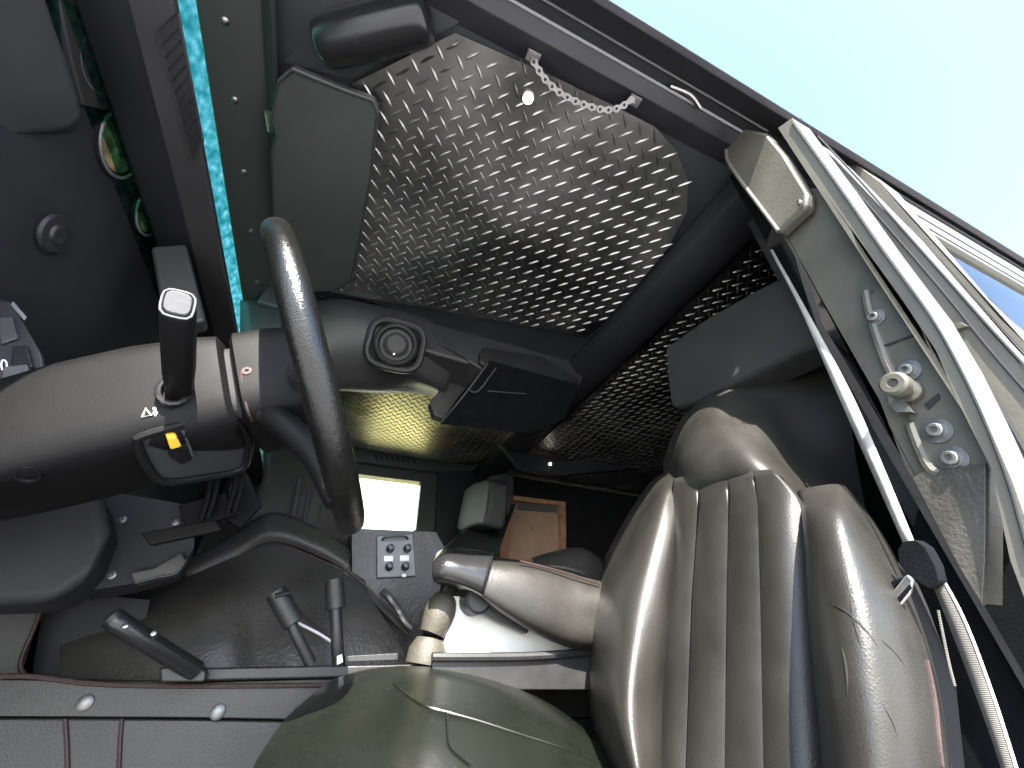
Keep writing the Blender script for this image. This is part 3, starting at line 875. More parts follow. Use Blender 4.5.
for k in range(0, len(sm) - 1):
    for dz in (.004, -.0045):
        a, b = sm[k].lerp(sm[k + 1], .15), sm[k].lerp(sm[k + 1], .8)
        tube([a + Vector((-.003, 0, dz)), b + Vector((-.003, 0, dz))], .0007, 5, bm=bm)
obj('stitching', bm, 'light_stitch', ST)
# headrest
hx = Vector((-1, 0, .12)).normalized(); hpnt = Vector((.62, .4, .54))
def H(px, py, off=0.0): return AP(px, py, hpnt + hx * off, hx)
bm = prism([H(x, y, 0) for x, y in ((664, 346), (700, 320), (760, 285), (815, 258), (845, 290), (850, 332), (795, 352), (742, 378), (698, 402), (670, 408))], -hx * .075)
obj('headrest', bm, 'matte_leather', ST, bevel=.016, seg=5)
# backing shell
bm = prism([B(x, y, -.10) for x, y in ((668, 500), (676, 446), (700, 416), (745, 425), (800, 500), (850, 520), (890, 570), (925, 680), (940, 870), (650, 870), (600, 700), (606, 600), (640, 520))], -BN * .05)
obj('back_shell', bm, 'dark', ST, bevel=.01)
bm = prism([H(x, y, -.06) for x, y in ((670, 352), (735, 304), (800, 272), (830, 300), (830, 330), (745, 370), (680, 400))], -hx * .05)
obj('headrest_shell', bm, 'dark', ST, bevel=.01)
# cushion
def C(px, py, y, dz=0): return AY(px, py, y)
bm = surf([[Vector((-.02, .80, -.20)), Vector((.06, .80, -.20)), Vector((.16, .80, -.20)), Vector((.26, .80, -.20)), Vector((.36, .80, -.20)), Vector((.42, .78, -.20))],
           [AY(292, 722, .76), AY(335, 692, .76), AY(400, 682, .76), AY(470, 688, .76), AY(545, 714, .74), AY(612, 762, .70)],
           [AY(290, 714, .66), AY(338, 684, .67), AY(400, 671, .68), AY(468, 678, .68), AY(542, 704, .66), AY(602, 746, .62)],
           [AY(268, 742, .54), AY(325, 712, .56), AY(398, 698, .58), AY(470, 706, .58), AY(550, 735, .56), AY(610, 770, .54)],
           [AY(250, 775, .44), AY(312, 760, .45), AY(395, 752, .46), AY(480, 760, .46), AY(560, 785, .45), AY(624, 815, .44)],
           [AY(240, 830, .33), AY(305, 820, .33), AY(400, 815, .33), AY(490, 825, .33), AY(570, 845, .33), AY(640, 870, .33)],
           [AY(230, 960, .26), AY(300, 960, .26), AY(400, 960, .26), AY(500, 960, .26), AY(590, 970, .26), AY(660, 990, .26)]], 6, 6)
cush = obj('cushion', bm, 'gloss_leather', ST, angle=80)
TC = [bvh(cush)]
def oncush(pts, r, m, nm='seam'):
    P = [h[0] for h in (hit(TC, x, y, .0006) for x, y in pts) if h]
    if len(P) > 1: obj(nm, tube(P, r, 6), m, ST)
oncush([(394, 684), (405, 694), (424, 706), (448, 713), (480, 722), (520, 735), (560, 748), (600, 764)], .0013, 'gloss_leather')
oncush([(446, 713), (447, 725), (449, 745), (458, 756), (470, 766)], .0011, 'gloss_leather')
TB = [bvh(near_b)]
bm = bmesh.new()
for pts in ([(822, 601), (836, 606), (848, 613), (860, 624), (872, 638), (880, 650)], [(850, 596), (852, 612), (856, 630), (862, 650)], [(868, 630), (884, 642), (898, 656), (906, 668)], [(840, 640), (846, 668), (848, 700)], [(880, 700), (892, 720), (900, 745)]):
    P = [h[0] for h in (hit(TB, x, y, -.0002) for x, y in pts) if h]
    if len(P) > 1: tube(P, lambda t: .0008 * math.sin(math.pi * min(1, max(0, t))) + .0002, 6, bm=bm)
obj('wrinkle', bm, 'leather', ST)
P = [h[0] for h in (hit(TB, x, y, .0006) for x, y in ((926, 660), (934, 700), (938, 740), (941, 766))) if h]
if len(P) > 1: obj('seam', tube(P, .0012, 6), 'red_stitch', ST)
# seat base
obj('seat_base', prism([Vector((x, .24, z)) for x, z in ((0.0, -.2), (.46, -.2), (.44, -.6), (.02, -.6))], (0, .54, 0)), 'dark', ST, bevel=.01)

# passenger seat: the same seat across the tunnel
PS = copy_tree(ST)
PS.location = ST.location + Vector((-.15, 1.10, .0))
PS['label'] = 'far passenger seat seen past the armrest, dark against the orange framed window'
PS.name = 'passenger_seat'

# armrest
def AK(px, py, y): return AY(px, py, y * .90)
ar = thing('center_armrest', (.32, .80, .10), 'sunlit leather armrest with black end cap reaching forward beside the driver seat', 'armrest')
bm = surf([[AK(446, 552, .86), AK(480, 556, .87), AK(530, 562, .87), AK(570, 572, .87), AK(606, 582, .87)],
           [AK(446, 556, .82), AK(480, 556, .82), AK(530, 562, .81), AK(570, 572, .81), AK(606, 582, .80)],
           [AK(448, 562, .78), AK(482, 562, .77), AK(530, 568, .76), AK(570, 580, .76), AK(606, 590, .75)],
           [AK(452, 576, .77), AK(486, 590, .755), AK(532, 600, .745), AK(570, 612, .745), AK(604, 618, .74)],
           [AK(470, 585, .78), AK(492, 606, .77), AK(534, 630, .76), AK(570, 644, .755), AK(602, 648, .75)],
           [AK(474, 586, .84), AK(495, 610, .84), AK(536, 634, .84), AK(570, 648, .84), AK(602, 652, .84)]], 6, 6)
obj('pad', bm, 'leather', ar, angle=80)
bm = surf([[AK(436, 556, .86), AK(448, 552, .86), AK(472, 554, .87), AK(492, 556, .87)],
           [AK(437, 556, .82), AK(448, 550, .815), AK(472, 552, .815), AK(494, 555, .815)],
           [AK(434, 566, .775), AK(446, 560, .762), AK(470, 562, .758), AK(492, 562, .757)],
           [AK(434, 578, .775), AK(446, 578, .762), AK(468, 584, .755), AK(484, 590, .752)],
           [AK(440, 582, .80), AK(450, 584, .80), AK(468, 590, .80), AK(484, 600, .80)]], 5, 5)
obj('end_cap', bm, 'gloss_black', ar, solid=-.004)
obj('hinge', lathe(AK(476, 600, .80), (0, -1, 0), [(-.03, .022), (.012, .022), (.016, .018), (.016, 0)], 24), 'plastic', ar)
obj('side_plate', prism([AK(x, y, .79) for x, y in ((482, 585), (486, 586), (505, 612), (530, 628), (528, 634), (500, 622), (480, 612))], (0, .02, 0)), 'plastic', ar, bevel=.003)
obj('rear_pad', surf([[AK(535, 562, .93), AK(560, 556, .95), AK(585, 556, .95), AK(604, 566, .95)],
                      [AK(532, 564, .87), AK(556, 557, .87), AK(582, 554, .87), AK(602, 566, .87)],
                      [AK(536, 570, .84), AK(560, 572, .84), AK(585, 580, .84), AK(604, 586, .84)]], 5, 5), 'leather', ar, solid=-.01)
obj('seam', tube([AK(520, 561, .757), AK(560, 571, .757), AK(600, 584, .748)], .0016, 6), 'red_stitch', ar)

# ------------------------------------------------------------------ centre tunnel: engine cover, console, tray, levers
ec = thing('engine_cover', (.0, 1.0, .0), 'dark grey leather engine cover humped between the front seats', 'engine cover')
def wob(p, u, v): return p
bm = surf([[AY(60, 602, 1.15), AY(130, 590, 1.12), AY(190, 570, 1.08), (AY(232, 548, 1.06)), AY(270, 534, 1.04), AY(310, 546, 1.04), AY(345, 563, 1.04), AY(365, 580, 1.02)],
           [AY(60, 610, 1.05), AY(130, 600, 1.02), AY(190, 580, 1.0), AY(232, 566, .99), AY(270, 558, .985), AY(310, 566, .985), AY(342, 576, .98), AY(370, 596, .98)],
           [AY(60, 630, .96), AY(125, 625, .93), AY(185, 610, .91), AY(228, 600, .905), AY(262, 602, .91), AY(300, 604, .90), AY(345, 606, .91), AY(385, 620, .92)],
           [AY(60, 655, .92), AY(122, 652, .89), AY(180, 645, .865), AY(225, 640, .86), AY(258, 642, .88), AY(300, 640, .865), AY(350, 642, .875), AY(400, 645, .885)],
           [AY(60, 690, .90), AY(120, 690, .87), AY(180, 690, .85), AY(225, 690, .85), AY(258, 690, .855), AY(300, 690, .85), AY(350, 690, .86), AY(420, 690, .87)]], 7, 7)
cov = obj('cover', bm, 'soft_cover', ec, angle=80)
TE = [bvh(cov)]
def onec(pts, r, m, nm='piping', par=None):
    P = [h[0] for h in (hit(TE, x, y, .001) for x, y in pts) if h]
    if len(P) > 1: obj(nm, tube(P, r, 6), m, par or ec)
onec([(186, 575), (210, 562), (240, 550), (270, 543), (300, 552), (325, 563), (345, 572)], .0022, 'red_stitch')
onec([(296, 612), (310, 622), (330, 640), (345, 660)], .002, 'red_stitch')
obj('ridge', surf([[AY(185, 562, 1.10), AY(232, 535, 1.08), AY(272, 512, 1.07), AY(318, 528, 1.06), AY(352, 548, 1.06)],
                   [AY(184, 570, 1.03), AY(232, 548, 1.02), AY(271, 530, 1.0), AY(318, 545, 1.0), AY(350, 562, 1.0)],
                   [AY(188, 582, 1.03), AY(232, 560, 1.02), AY(271, 542, 1.01), AY(316, 556, 1.01), AY(350, 574, 1.0)]], 5, 5), 'soft_cover', ec, solid=-.012)
bm = surf([[AY(266, 440, 1.35), AY(300, 450, 1.35), AY(345, 480, 1.32), AY(357, 520, 1.3)],
           [AY(262, 480, 1.20), AY(300, 490, 1.18), AY(335, 510, 1.18), AY(357, 540, 1.2)],
           [AY(240, 540, 1.10), AY(290, 535, 1.09), AY(335, 548, 1.09), AY(360, 560, 1.1)]], 5, 5)
obj('front_slope', bm, 'soft_cover', ec, solid=-.01)
for k, (px, py) in enumerate(((300, 480), (310, 492), (320, 505))):
    obj('vent_slat', tube([AY(px, py, 1.165), AY(px - 8, py + 40, 1.09)], .006, 8), 'vinyl', ec)

# tunnel console with switch plate
tcn = thing('tunnel_console', (.2, 1.1, .1), 'leather clad tunnel console behind the engine cover, carrying the switch plate', 'console')
bm = prism([AY(x, y, 1.02) for x, y in ((352, 528), (436, 532), (447, 552), (440, 590), (425, 625), (414, 668), (330, 668), (345, 600), (352, 570))], (0, .28, 0))
obj('shell', bm, 'soft_cover', tcn, bevel=.02, seg=4)
obj('edge_trim', tube([AY(343, 572, .995), AY(362, 588, 1.0), AY(385, 612, .99), AY(408, 634, .98)], .0045, 8), 'soft_cover', tcn)
obj('piping', tube([AY(347, 570, .99), AY(366, 586, .995), AY(388, 609, .985), AY(411, 631, .975)], .0022, 8), 'light_stitch', tcn)
obj('wiring', tube([AY(383, 592, .985), AY(390, 598, .97), AY(399, 611, .975), AY(404, 620, .97), AY(412, 628, .97)], .008, 8), 'dull_steel', tcn)
pl = thing('switch_plate', AY(395, 556, 1.0), 'grey switch plate with four small knobs and two white labels', 'switch plate')
sp_pts = [AY(x, y, 1.012) for x, y in ((377, 536), (413, 534), (416, 576), (377, 578))]
obj('plate', prism(sp_pts, (0, .008, 0)), 'panel_grey', pl, bevel=.002)
for x, y in ((390, 549), (407, 549), (389, 567), (405, 567)):
    obj('knob', lathe(AY(x, y, 1.012), (0, -1, .1), [(0, .009), (.006, .009), (.010, .007), (.018, .006), (.019, 0)], 14), 'gloss_black', pl)
for x, y in ((388.5, 558.5), (404.5, 558)):
    o_ = obj('tag', prism([AY(x - 4.5, y - 2.6, 1.0115), AY(x + 4.5, y - 2.8, 1.0115), AY(x + 4.5, y + 2.6, 1.0115), AY(x - 4.5, y + 2.8, 1.0115)], (0, .001, 0)), 'white', pl)
obj('tag', prism([AY(402, 574, 1.0115), AY(406, 574, 1.0115), AY(406, 577, 1.0115), AY(402, 577, 1.0115)], (0, .001, 0)), 'white', pl)
obj('handle', tube([AY(382, 540, 1.01), AY(386, 537.5, 1.0), AY(404, 536.5, 1.0), AY(408, 539, 1.01)], .0022, 8), 'plastic', pl)

# small black flap behind the console, and the boot below the armrest
def AT(px, py, y): return AY(px, py, y * .84)
bt = thing('cream_grip', AT(440, 620, .90), 'short cream ribbed grip lying beside the white sunlit tray under the armrest', 'grip')
obj('tube_body', tube([AT(445, 600, .90), AT(440, 612, .89), AT(432, 634, .89)], lambda t: .020 + .005 * math.sin(math.pi * t), 14), 'cream', bt)
obj('collar', tube([AT(452, 586, .93), AT(446, 598, .90)], .011, 12), 'dull_steel', bt)
obj('base', lathe(AT(428, 650, .90), (.15, 0, 1), [(-.02, .030), (.0, .030), (.015, .022), (.018, 0)], 18), 'cream', bt)

tr = thing('tunnel_tray', AT(500, 630, .9), 'pale storage tray with black rim on the tunnel below the armrest', 'tray')
obj('back_wall', prism([AT(x, y, .885) for x, y in ((452, 596), (560, 600), (600, 640), (600, 668), (440, 668))], (0, .008, 0)), 'white', tr, bevel=.002)
obj('rim', tube([AT(432, 657, .84), AT(480, 657, .84), (AT(534, 656, .84)), AT(590, 652, .84)], .006, 8), 'plastic', tr)
obj('front_wall', prism([AT(x, y, .845) for x, y in ((432, 656), (590, 652), (590, 690), (432, 690))], (0, .008, 0)), 'plastic', tr, bevel=.002)

sb = thing('seat_box', (0.1, .8, -.1), 'low grey leather covered box side with snap buttons below the levers', 'box')
bm = prism([AY(x, y, .82) for x, y in ((-60, 678), (200, 682), (420, 676), (560, 668), (640, 664), (640, 716), (420, 722), (200, 718), (-60, 716))], (0, .06, 0))
obj('upper_panel', bm, 'sill', sb, bevel=.006)
bm = prism([AY(x, y, .83) for x, y in ((-60, 716.5), (200, 718.5), (420, 722.5), (640, 716.5), (640, 800), (-60, 800))], (0, .05, 0))
obj('lower_panel', bm, 'sill', sb, bevel=.004)
for px, py in ((85, 703), (218, 712)):
    obj('snap', lathe(AY(px, py, .82), (0, -1, 0), [(-.001, .0095), (.002, .009), (.004, .006), (.0045, 0)], 18), 'dull_steel', sb)
for x0, x1 in ((65, 68), (122, 118)):
    obj('piping', tube([AY(x0, 719, .829), AY(x0 + (x1 - x0) * .5, 740, .829), AY(x1, 790, .829)], .0025, 8), 'red_stitch', sb)
obj('piping', tube([AY(-60, 684, .816), AY(20, 676, .816), AY(100, 684, .816), AY(220, 686, .816), AY(420, 684, .816)], .003, 8), 'red_stitch', sb)
obj('top_rail', prism([AY(x, y, .80) for x, y in ((196, 668), (420, 664), (420, 676), (200, 681))], (0, .04, 0)), 'sill', sb, bevel=.003)
obj('groove', prism([AY(x, y, .795) for x, y in ((345, 656), (398, 653), (398, 660), (345, 662))], (0, .02, 0)), 'plastic', sb, bevel=.001)
# panel framed with red piping at far left
kp = thing('kick_panel', AY(60, 640, .95), 'flat dark footwell panel edged in dull red piping below the dashboard', 'panel')
obj('board', prism([AY(x, y, .93) for x, y in ((-60, 590), (60, 592), (150, 600), (130, 690), (-60, 690))], (0, .02, 0)), 'dark', kp)
obj('border', prism([AY(x, y, .90) for x, y in ((-60, 600), (46, 594), (20, 660), (22, 672), (34, 680), (30, 690), (-60, 690))], (0, .02, 0)), 'vinyl', kp, bevel=.005)
obj('piping', tube([AY(47, 594, .895), AY(34, 628, .895), AY(21, 660, .895), AY(24, 674, .895), AY(40, 681, .895), AY(120, 682, .895)], .003, 8), 'red_stitch', kp)
obj('clip', prism([AY(x, y, .90) for x, y in ((51, 596), (58, 594), (57, 609), (52, 610))], (0, -.006, 0)), 'pale_grey', kp, bevel=.002)

def lever(name, lab, pts, r, base_pts=None, knob=None, group='floor levers'):
    t = thing(name, pts[-1], lab, 'lever', group)
    obj('rod', tube(pts, r, 12), 'gloss_black' if knob is None else 'plastic', t)
    if knob:
        a, b, kr = knob
        obj('knob', tube([a, a.lerp(b, .06), a.lerp(b, .5), a.lerp(b, .94), b], lambda q: kr * (1 if .04 < q < .96 else .75), 14, smooth=2), 'plastic', t, angle=40)
    return t
lv = lever('brake_lever', 'angled glossy black hand brake lever at the front end of the rail', [AY(112, 618, .72), AY(120, 624, .72), AY(150, 643, .74), AY(196, 671, .78)], .0115)
obj('base', prism([AY(x, y, .775) for x, y in ((158, 668), (196, 662), (206, 672), (204, 682), (160, 682))], (0, .04, 0)), 'plastic', lv, bevel=.003)
obj('end_button', lathe(AY(113, 618, .715), AY(112, 618, .72) - AY(150, 643, .74), [(-.01, .009), (.004, .009), (.006, .006), (.006, 0)], 14), 'plastic', lv)
obj('pin', lathe(AY(126, 627, .708), (0, -1, .3), [(0, .003), (.004, .003), (.005, 0)], 10), 'steel', lv)
obj('pin', lathe(AY(154, 635, .72), (0, -1, .3), [(-.012, .003), (.006, .003), (.007, 0)], 10), 'steel', lv)
lv2 = lever('transfer_lever', 'tilted lever with a ridged black knob in front of the engine cover', [AY(286, 612, .80), AY(296, 634, .80), AY(311, 664, .81)], .008, knob=(AY(276, 592, .80), AY(294, 624, .80), .0155))
obj('ring', tube([AY(275, 596, .785), AY(290, 592, .785)], .004, 8), 'gloss_black', lv2)
obj('link_rod', tube([AY(296, 622, .80), AY(316, 632, .80), AY(332, 642, .80)], .0025, 8), 'steel', lv2)
lv3 = lever('shift_lever', 'upright black shift lever with square grip standing beside the tunnel console', [AY(335, 600, .80), AY(337, 640, .80), AY(339, 668, .81)], .0095, knob=(AY(334, 580, .80), AY(336, 609, .80), .0150))
obj('tip', prism([AY(337, 656, .785), AY(342, 654, .785), AY(343, 662, .785), AY(337, 665, .785)], (0, .006, 0)), 'white', lv3)

# ------------------------------------------------------------------ far (passenger) side: doors with windows
YD = 1.86
pd = thing('passenger_door', (.2, YD, .3), 'far front door with a bright white window and vented header above it', 'door')
wo = [(340, 459), (440, 474), (434, 545), (338, 545)]
wi = [(358, 474), (421, 482), (416, 530), (352, 545)]
def quad_frame(outer, inner, y, th):
    bm = bmesh.new()
    o1 = [bm.verts.new(AY(*p, y)) for p in outer]; i1 = [bm.verts.new(AY(*p, y)) for p in inner]
    o2 = [bm.verts.new(AY(*p, y) + Vector((0, th, 0))) for p in outer]; i2 = [bm.verts.new(AY(*p, y) + Vector((0, th, 0))) for p in inner]
    n = len(outer)
    for k in range(n):
        j = (k + 1) % n
        bm.faces.new((o1[k], o1[j], i1[j], i1[k])); bm.faces.new((o2[k], i2[k], i2[j], o2[j]))
        bm.faces.new((o1[k], o2[k], o2[j], o1[j])); bm.faces.new((i1[k], i1[j], i2[j], i2[k]))
    return bm
obj('window_frame', quad_frame(wo, wi, YD, .05), 'green_vinyl', pd, bevel=.004)
obj('window_glass', prism([AY(*p, YD + .03) for p in wi], (0, .005, 0)), 'glass', pd, smooth=False)
obj('header', prism([AY(x, y, YD - .03) for x, y in ((300, 436), (345, 441), (380, 448), (440, 449), (475, 444), (497, 433), (492, 452), (470, 470), (440, 472), (345, 460), (300, 452))], (0, .06, 0)), 'green_vinyl', pd, bevel=.004)
for k in range(8):
    x = 374 + k * 5.4
    obj('vent_slat', prism([AY(x, 453.5 + k * .5, YD - .031), AY(x + 2.6, 453.8 + k * .5, YD - .031), AY(x + 4, 459.5 + k * .5, YD - .031), AY(x + 1.4, 459.2 + k * .5, YD - .031)], (0, .004, 0)), 'dark', pd)
obj('panel', prism([Vector((-.75, YD + .01, -.6)), Vector((.62, YD + .01, -.6)), Vector((.62, YD + .01, AY(430, 546, YD).z)), Vector((-.75, YD + .01, AY(430, 546, YD).z))], (0, .05, 0)), 'dark', pd, bevel=.004)
obj('pillar', prism([AY(x, y, YD - .02) for x, y in ((438, 471), (470, 469), (474, 560), (434, 560))], (0, .08, 0)), 'dark', pd, bevel=.006)
obj('front_post', prism([AY(x, y, YD - .01) for x, y in ((150, 400), (338, 455), (352, 560), (150, 560))], (0, .06, 0)), 'dark', pd, bevel=.006)

rd = thing('far_rear_door', (.9, YD, .4), 'far rear door whose window has a warm orange frame and tan blind', 'door')
wo = [(503, 494), (566, 502), (567, 562), (500, 562)]
wi = [(513, 500), (560, 505), (562, 560), (508, 560)]
obj('window_frame', quad_frame(wo, wi, YD - .12, .05), 'orange', rd, bevel=.003)
bl = obj('blind', prism([AY(*p, YD - .09) for p in wi], (0, .004, 0)), 'tan', rd)
obj('blind_band', prism([AY(x, y, YD - .093) for x, y in ((518, 502), (558, 506), (558, 513), (517, 510))], (0, .002, 0)), 'panel_grey', rd)
obj('boss', lathe(AY(533, 527, YD - .09), (0, -1, 0), [(0, .012), (.004, .010), (.005, 0)], 14), 'tan', rd)
obj('panel', box(.50, 2.1, YD + .012, YD + .05, -.6, .82), 'dark', rd)

# tiny glints of far lamps
for px, py, y, lab in ((385, 440, 1.79, 'tiny lit lamp on the vented header over the far window'), (550, 464, 1.50, 'tiny lit lamp under the rear headliner beside the orange window')):
    c = AY(px, py, y)
    t = thing('marker_lamp', c, lab, 'lamp', 'small lit cabin lamps')
    obj('lens', lathe(c, (0, -1, -.6), [(0, .007), (.003, .006), (.005, 0)], 14), 'lamp', t)
    obj('bezel', lathe(c, (0, 1, .6), [(-.001, .009), (.006, .010)], 14), 'plastic', t)
# rear bulkhead under the rear headliner
bm = prism([AY(x, y, 1.5) for x, y in ((497, 440), (520, 470), (560, 475), (640, 468), (700, 420), (690, 412), (640, 452), (560, 462), (530, 452), (505, 432))], (0, .03, 0))
obj('rear_header', bm, 'shell', label='dark curved header under the rear headliner panel', cat='header', bevel=.004)

# ------------------------------------------------------------------ near rear door and B pillar
pi = thing('door_pillar', (.54, .18, .3), 'sunlit painted door pillar with bolts and striker pin behind the driver seat', 'pillar')
def lay(name, pts, x, th, m, par, bev=.002, seg=2):
    return obj(name, prism([AX(a, b, x) for a, b in pts], (th, 0, 0)), m, par, bevel=bev, seg=seg)
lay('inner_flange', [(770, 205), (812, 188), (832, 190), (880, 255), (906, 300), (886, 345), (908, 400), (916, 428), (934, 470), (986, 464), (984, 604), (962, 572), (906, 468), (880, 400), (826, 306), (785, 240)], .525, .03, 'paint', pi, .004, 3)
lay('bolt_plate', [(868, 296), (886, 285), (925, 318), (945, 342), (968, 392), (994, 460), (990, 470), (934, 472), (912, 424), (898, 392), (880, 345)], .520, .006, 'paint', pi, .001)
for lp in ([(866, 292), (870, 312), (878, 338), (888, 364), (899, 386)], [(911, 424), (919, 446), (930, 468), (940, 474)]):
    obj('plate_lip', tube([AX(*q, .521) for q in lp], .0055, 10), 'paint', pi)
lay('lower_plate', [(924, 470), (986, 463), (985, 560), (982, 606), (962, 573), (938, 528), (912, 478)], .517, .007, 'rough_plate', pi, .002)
lay('rolled_edge', [(778, 128), (792, 118), (842, 188), (882, 246), (930, 312), (960, 365), (985, 418), (1012, 480), (1040, 560), (1040, 640), (1010, 560), (990, 466), (962, 410), (936, 350), (904, 302), (868, 252), (826, 196)], .508, .04, 'sunlit_paint', pi, .008, 4)
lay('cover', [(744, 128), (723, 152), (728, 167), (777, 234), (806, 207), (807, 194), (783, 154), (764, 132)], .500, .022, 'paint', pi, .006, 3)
obj('cover_edge', tube([AX(726, 150, .499), AX(731, 167, .499), AX(778, 231, .499)], .0028, 8), 'sunlit_paint', pi)
cvs = AX(800, 203, .496)
bolt(cvs, (-1, 0, 0), .0030, .004, pi, 'screw')
for px, py, r in ((876, 318, .0055), (909, 371, .0062), (938, 431, .0066), (953, 459, .0066)):
    c = AX(px, py, .520)
    obj('washer', lathe(c, (-1, 0, 0), [(0, r * 1.9), (.002, r * 1.85), (.0022, r)], 20), 'dull_steel', pi)
    bolt(c + Vector((-.002, 0, 0)), (-1, 0, 0), r, .006, pi, m='dull_steel')
sx = AX(907, 388, .505)
stp = obj('striker', lathe(AX(910, 392, .518), (-1, -.06, .05), [(0, .012), (.006, .012), (.007, .007), (.020, .007), (.021, .0125), (.030, .0125), (.032, .010), (.032, .005), (.029, .004), (.029, 0)], 22), 'paint', pi, angle=30)
lay('catch', [(884, 386), (892, 382), (898, 392), (906, 404), (912, 412), (896, 412), (890, 406)], .510, .010, 'dull_steel', pi, .002)
lay('slot', [(924, 404), (938, 393), (940, 398), (928, 410)], .5185, .002, 'dark', pi, .0005)
obj('panel_gap', tube([AX(880, 347, .519), AX(893, 343, .519), AX(897, 341, .519), AX(926, 331, .519)], .0014, 6), 'dark', pi)
lay('inner_post', [(925, 480), (986, 560), (1000, 500), (1060, 560), (1060, 900), (960, 900), (930, 700), (905, 560)], .60, .05, 'void', pi, .006)
# dark inner side panel behind the seat
obj('side_trim', box(.66, 2.1, .255, .285, -.6, .795), 'shell', pi, bevel=.004)
obj('upper_trim', prism([Vector((.56, .165, z)) for z in (.0,)] and [Vector((.575, .16, .80)), Vector((.575, .235, .81)), Vector((.70, .26, .81)), Vector((.70, .26, -.6)), Vector((.60, .235, -.6)), Vector((.575, .235, .40))], (.02, 0, 0)), 'void', pi)

for sp_, xx in (([(792, 122), (842, 192), (882, 250), (930, 316), (960, 369), (984, 420), (1008, 482), (1030, 560)], .5065), ):
    obj('edge_line', tube([AX(*q, xx) for q in sp_], .0011, 6), 'dark', pi)
rr_ = thing('rear_door', (1.1, .14, .5), 'sunlit cream rear door frame with a blue tinted window behind the door pillar', 'door')
lay('inner_frame', [(770, 116), (782, 112), (836, 160), (905, 232), (950, 285), (990, 332), (1040, 386), (1040, 470), (1012, 430), (975, 372), (940, 318), (890, 250), (842, 188)], .60, .04, 'sunlit_paint', rr_, .006, 3)
lay('frame', [(795, 124), (808, 128), (880, 182), (926, 238), (972, 292), (1040, 358), (1040, 430), (1000, 366), (960, 312), (900, 236), (840, 170)], .72, .05, 'sunlit_paint', rr_, .004, 3)
lay('outer_edge', [(798, 126), (820, 142), (870, 188), (916, 234), (962, 280), (1040, 352), (1040, 372), (985, 318), (930, 256), (872, 200)], .80, .04, 'sunlit_paint', rr_, .004)
lay('seal', [(905, 226), (907, 225), (985, 313), (1040, 372), (1040, 376), (984, 317)], .70, .01, 'dark', rr_, .0005)
lay('seal', [(848, 196), (851, 196), (940, 318), (1000, 408), (1040, 478), (1040, 484), (998, 412), (938, 323)], .585, .01, 'dark', rr_, .0005)
lay('latch', [(938, 330), (960, 322), (968, 326), (962, 328), (940, 334)], .594, .006, 'paint', rr_, .001)
for sp_, xx in (([(790, 118), (840, 173), (905, 247), (950, 300), (985, 344), (1030, 396)], .599), ([(842, 178), (900, 246), (956, 320), (996, 376), (1036, 440)], .719), ([(800, 118), (850, 170), (905, 232), (945, 277), (990, 328), (1036, 378)], .5985)):
    obj('edge_line', tube([AX(*q, xx) for q in sp_], .0012, 6), 'dark', rr_)
wp, wn = Vector((0, .120, .60)), Vector((0, -1, -.10)).normalized()
obj('window_glass', prism([AP(*q, wp, wn) for q in ((905, 205), (1040, 290), (1040, 392), (1000, 342), (940, 268))], (0, .004, 0)), 'glass', rr_, smooth=False)
obj('upper_frame', prism([Vector((.80, y, z)) for y, z in ((.1125, .60), (.1125, .712), (.135, .712), (.128, .60))], (1.6, 0, 0)), 'sunlit_paint', rr_, bevel=.002)
obj('drip_trim', prism([Vector((.74, y, z)) for y, z in ((.1105, .722), (.1105, .735), (.14, .735), (.14, .722))], (1.7, 0, 0)), 'dark', rr_, bevel=.001)
for z in (.655, .612):
    obj('groove_line', tube([Vector((.80, .1125, z)), Vector((2.4, .1125, z))], .0016, 6), 'dark', rr_)
obj('outer_panel', box(.62, 1.95, .128, .150, -.75, .43), 'paint', rr_, bevel=.008)
obj('rear_post', box(1.90, 2.10, .128, .20, -.75, .80), 'paint', rr_, bevel=.008)
obj('side_sill', box(-.60, .62, .12, .22, -.78, -.61), 'gutter', bevel=.01, kind='structure')

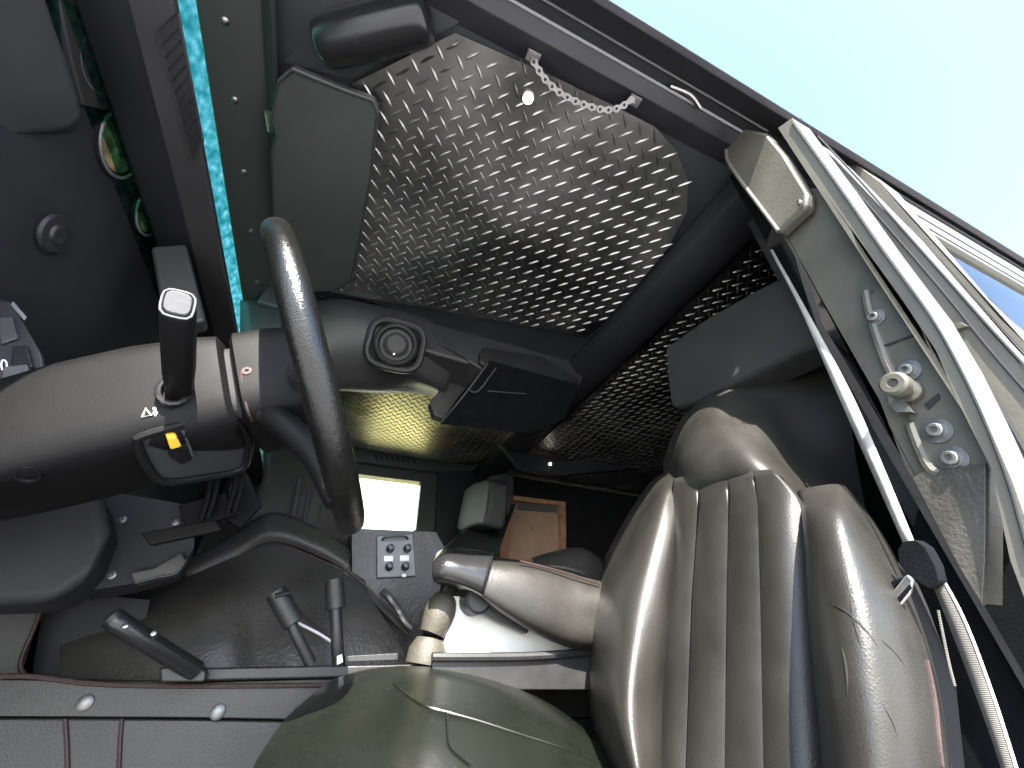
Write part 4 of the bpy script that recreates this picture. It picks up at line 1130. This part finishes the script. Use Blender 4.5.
# ------------------------------------------------------------------ seat belt
sbt = thing('seat_belt', (.5, .22, .3), 'pale seat belt running down the door pillar with black buckle tongue', 'seat belt')
def strap(left, right, m, name, x):
    bm = bmesh.new()
    L = catmull([AX(a, b, c) for a, b, c in left], 6); Rr = catmull([AX(a, b, c) for a, b, c in right], 6)
    vs_ = [(bm.verts.new(p), bm.verts.new(q)) for p, q in zip(L, Rr)]
    for (a, b), (c, d) in zip(vs_, vs_[1:]): bm.faces.new((a, b, d, c))
    return obj(name, bm, m, sbt, solid=.0016)
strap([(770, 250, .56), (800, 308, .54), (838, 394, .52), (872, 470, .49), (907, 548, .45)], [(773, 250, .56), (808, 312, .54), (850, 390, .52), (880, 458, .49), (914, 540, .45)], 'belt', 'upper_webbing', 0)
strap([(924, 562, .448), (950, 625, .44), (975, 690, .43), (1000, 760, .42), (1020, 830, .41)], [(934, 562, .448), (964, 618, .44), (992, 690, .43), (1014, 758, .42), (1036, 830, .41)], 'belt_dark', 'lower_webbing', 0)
obj('edge_strip', tube([AX(933, 562, .447), AX(963, 617, .439), AX(991, 690, .429), AX(1013, 758, .419), AX(1035, 830, .409)], .0010, 6), 'belt', sbt)
obj('tongue_guide', prism([AX(x, y, .445) for x, y in ((906, 552), (912, 543), (924, 541), (934, 548), (944, 566), (948, 582), (938, 590), (926, 580), (916, 576), (908, 566))], (-.012, 0, 0)), 'void', sbt, bevel=.004, seg=3)
obj('tongue', prism([AX(x, y, .425) for x, y in ((909, 574), (916, 580), (913, 594), (898, 612), (890, 608), (888, 600), (896, 590))], (-.004, 0, 0)), 'steel', sbt, bevel=.0015)
obj('tongue_slot', prism([AX(x, y, .4205) for x, y in ((910, 584), (912, 588), (900, 603), (896, 600))], (-.0006, 0, 0)), 'void', sbt)
obj('tongue_tip', prism([AX(x, y, .424) for x, y in ((888, 612), (872, 638), (884, 632), (898, 618), (893, 609))], (-.005, 0, 0)), 'void', sbt, bevel=.0015)
obj('tongue_tab', prism([AX(x, y, .43) for x, y in ((889, 588), (897, 580), (908, 576), (908, 582), (892, 595))], (-.006, 0, 0)), 'void', sbt, bevel=.002)
obj('loose_thread', tube([AX(938, 610, .44), AX(944, 640, .438), AX(950, 668, .436), AX(955, 686, .435)], .0009, 6), 'belt_dark', sbt)
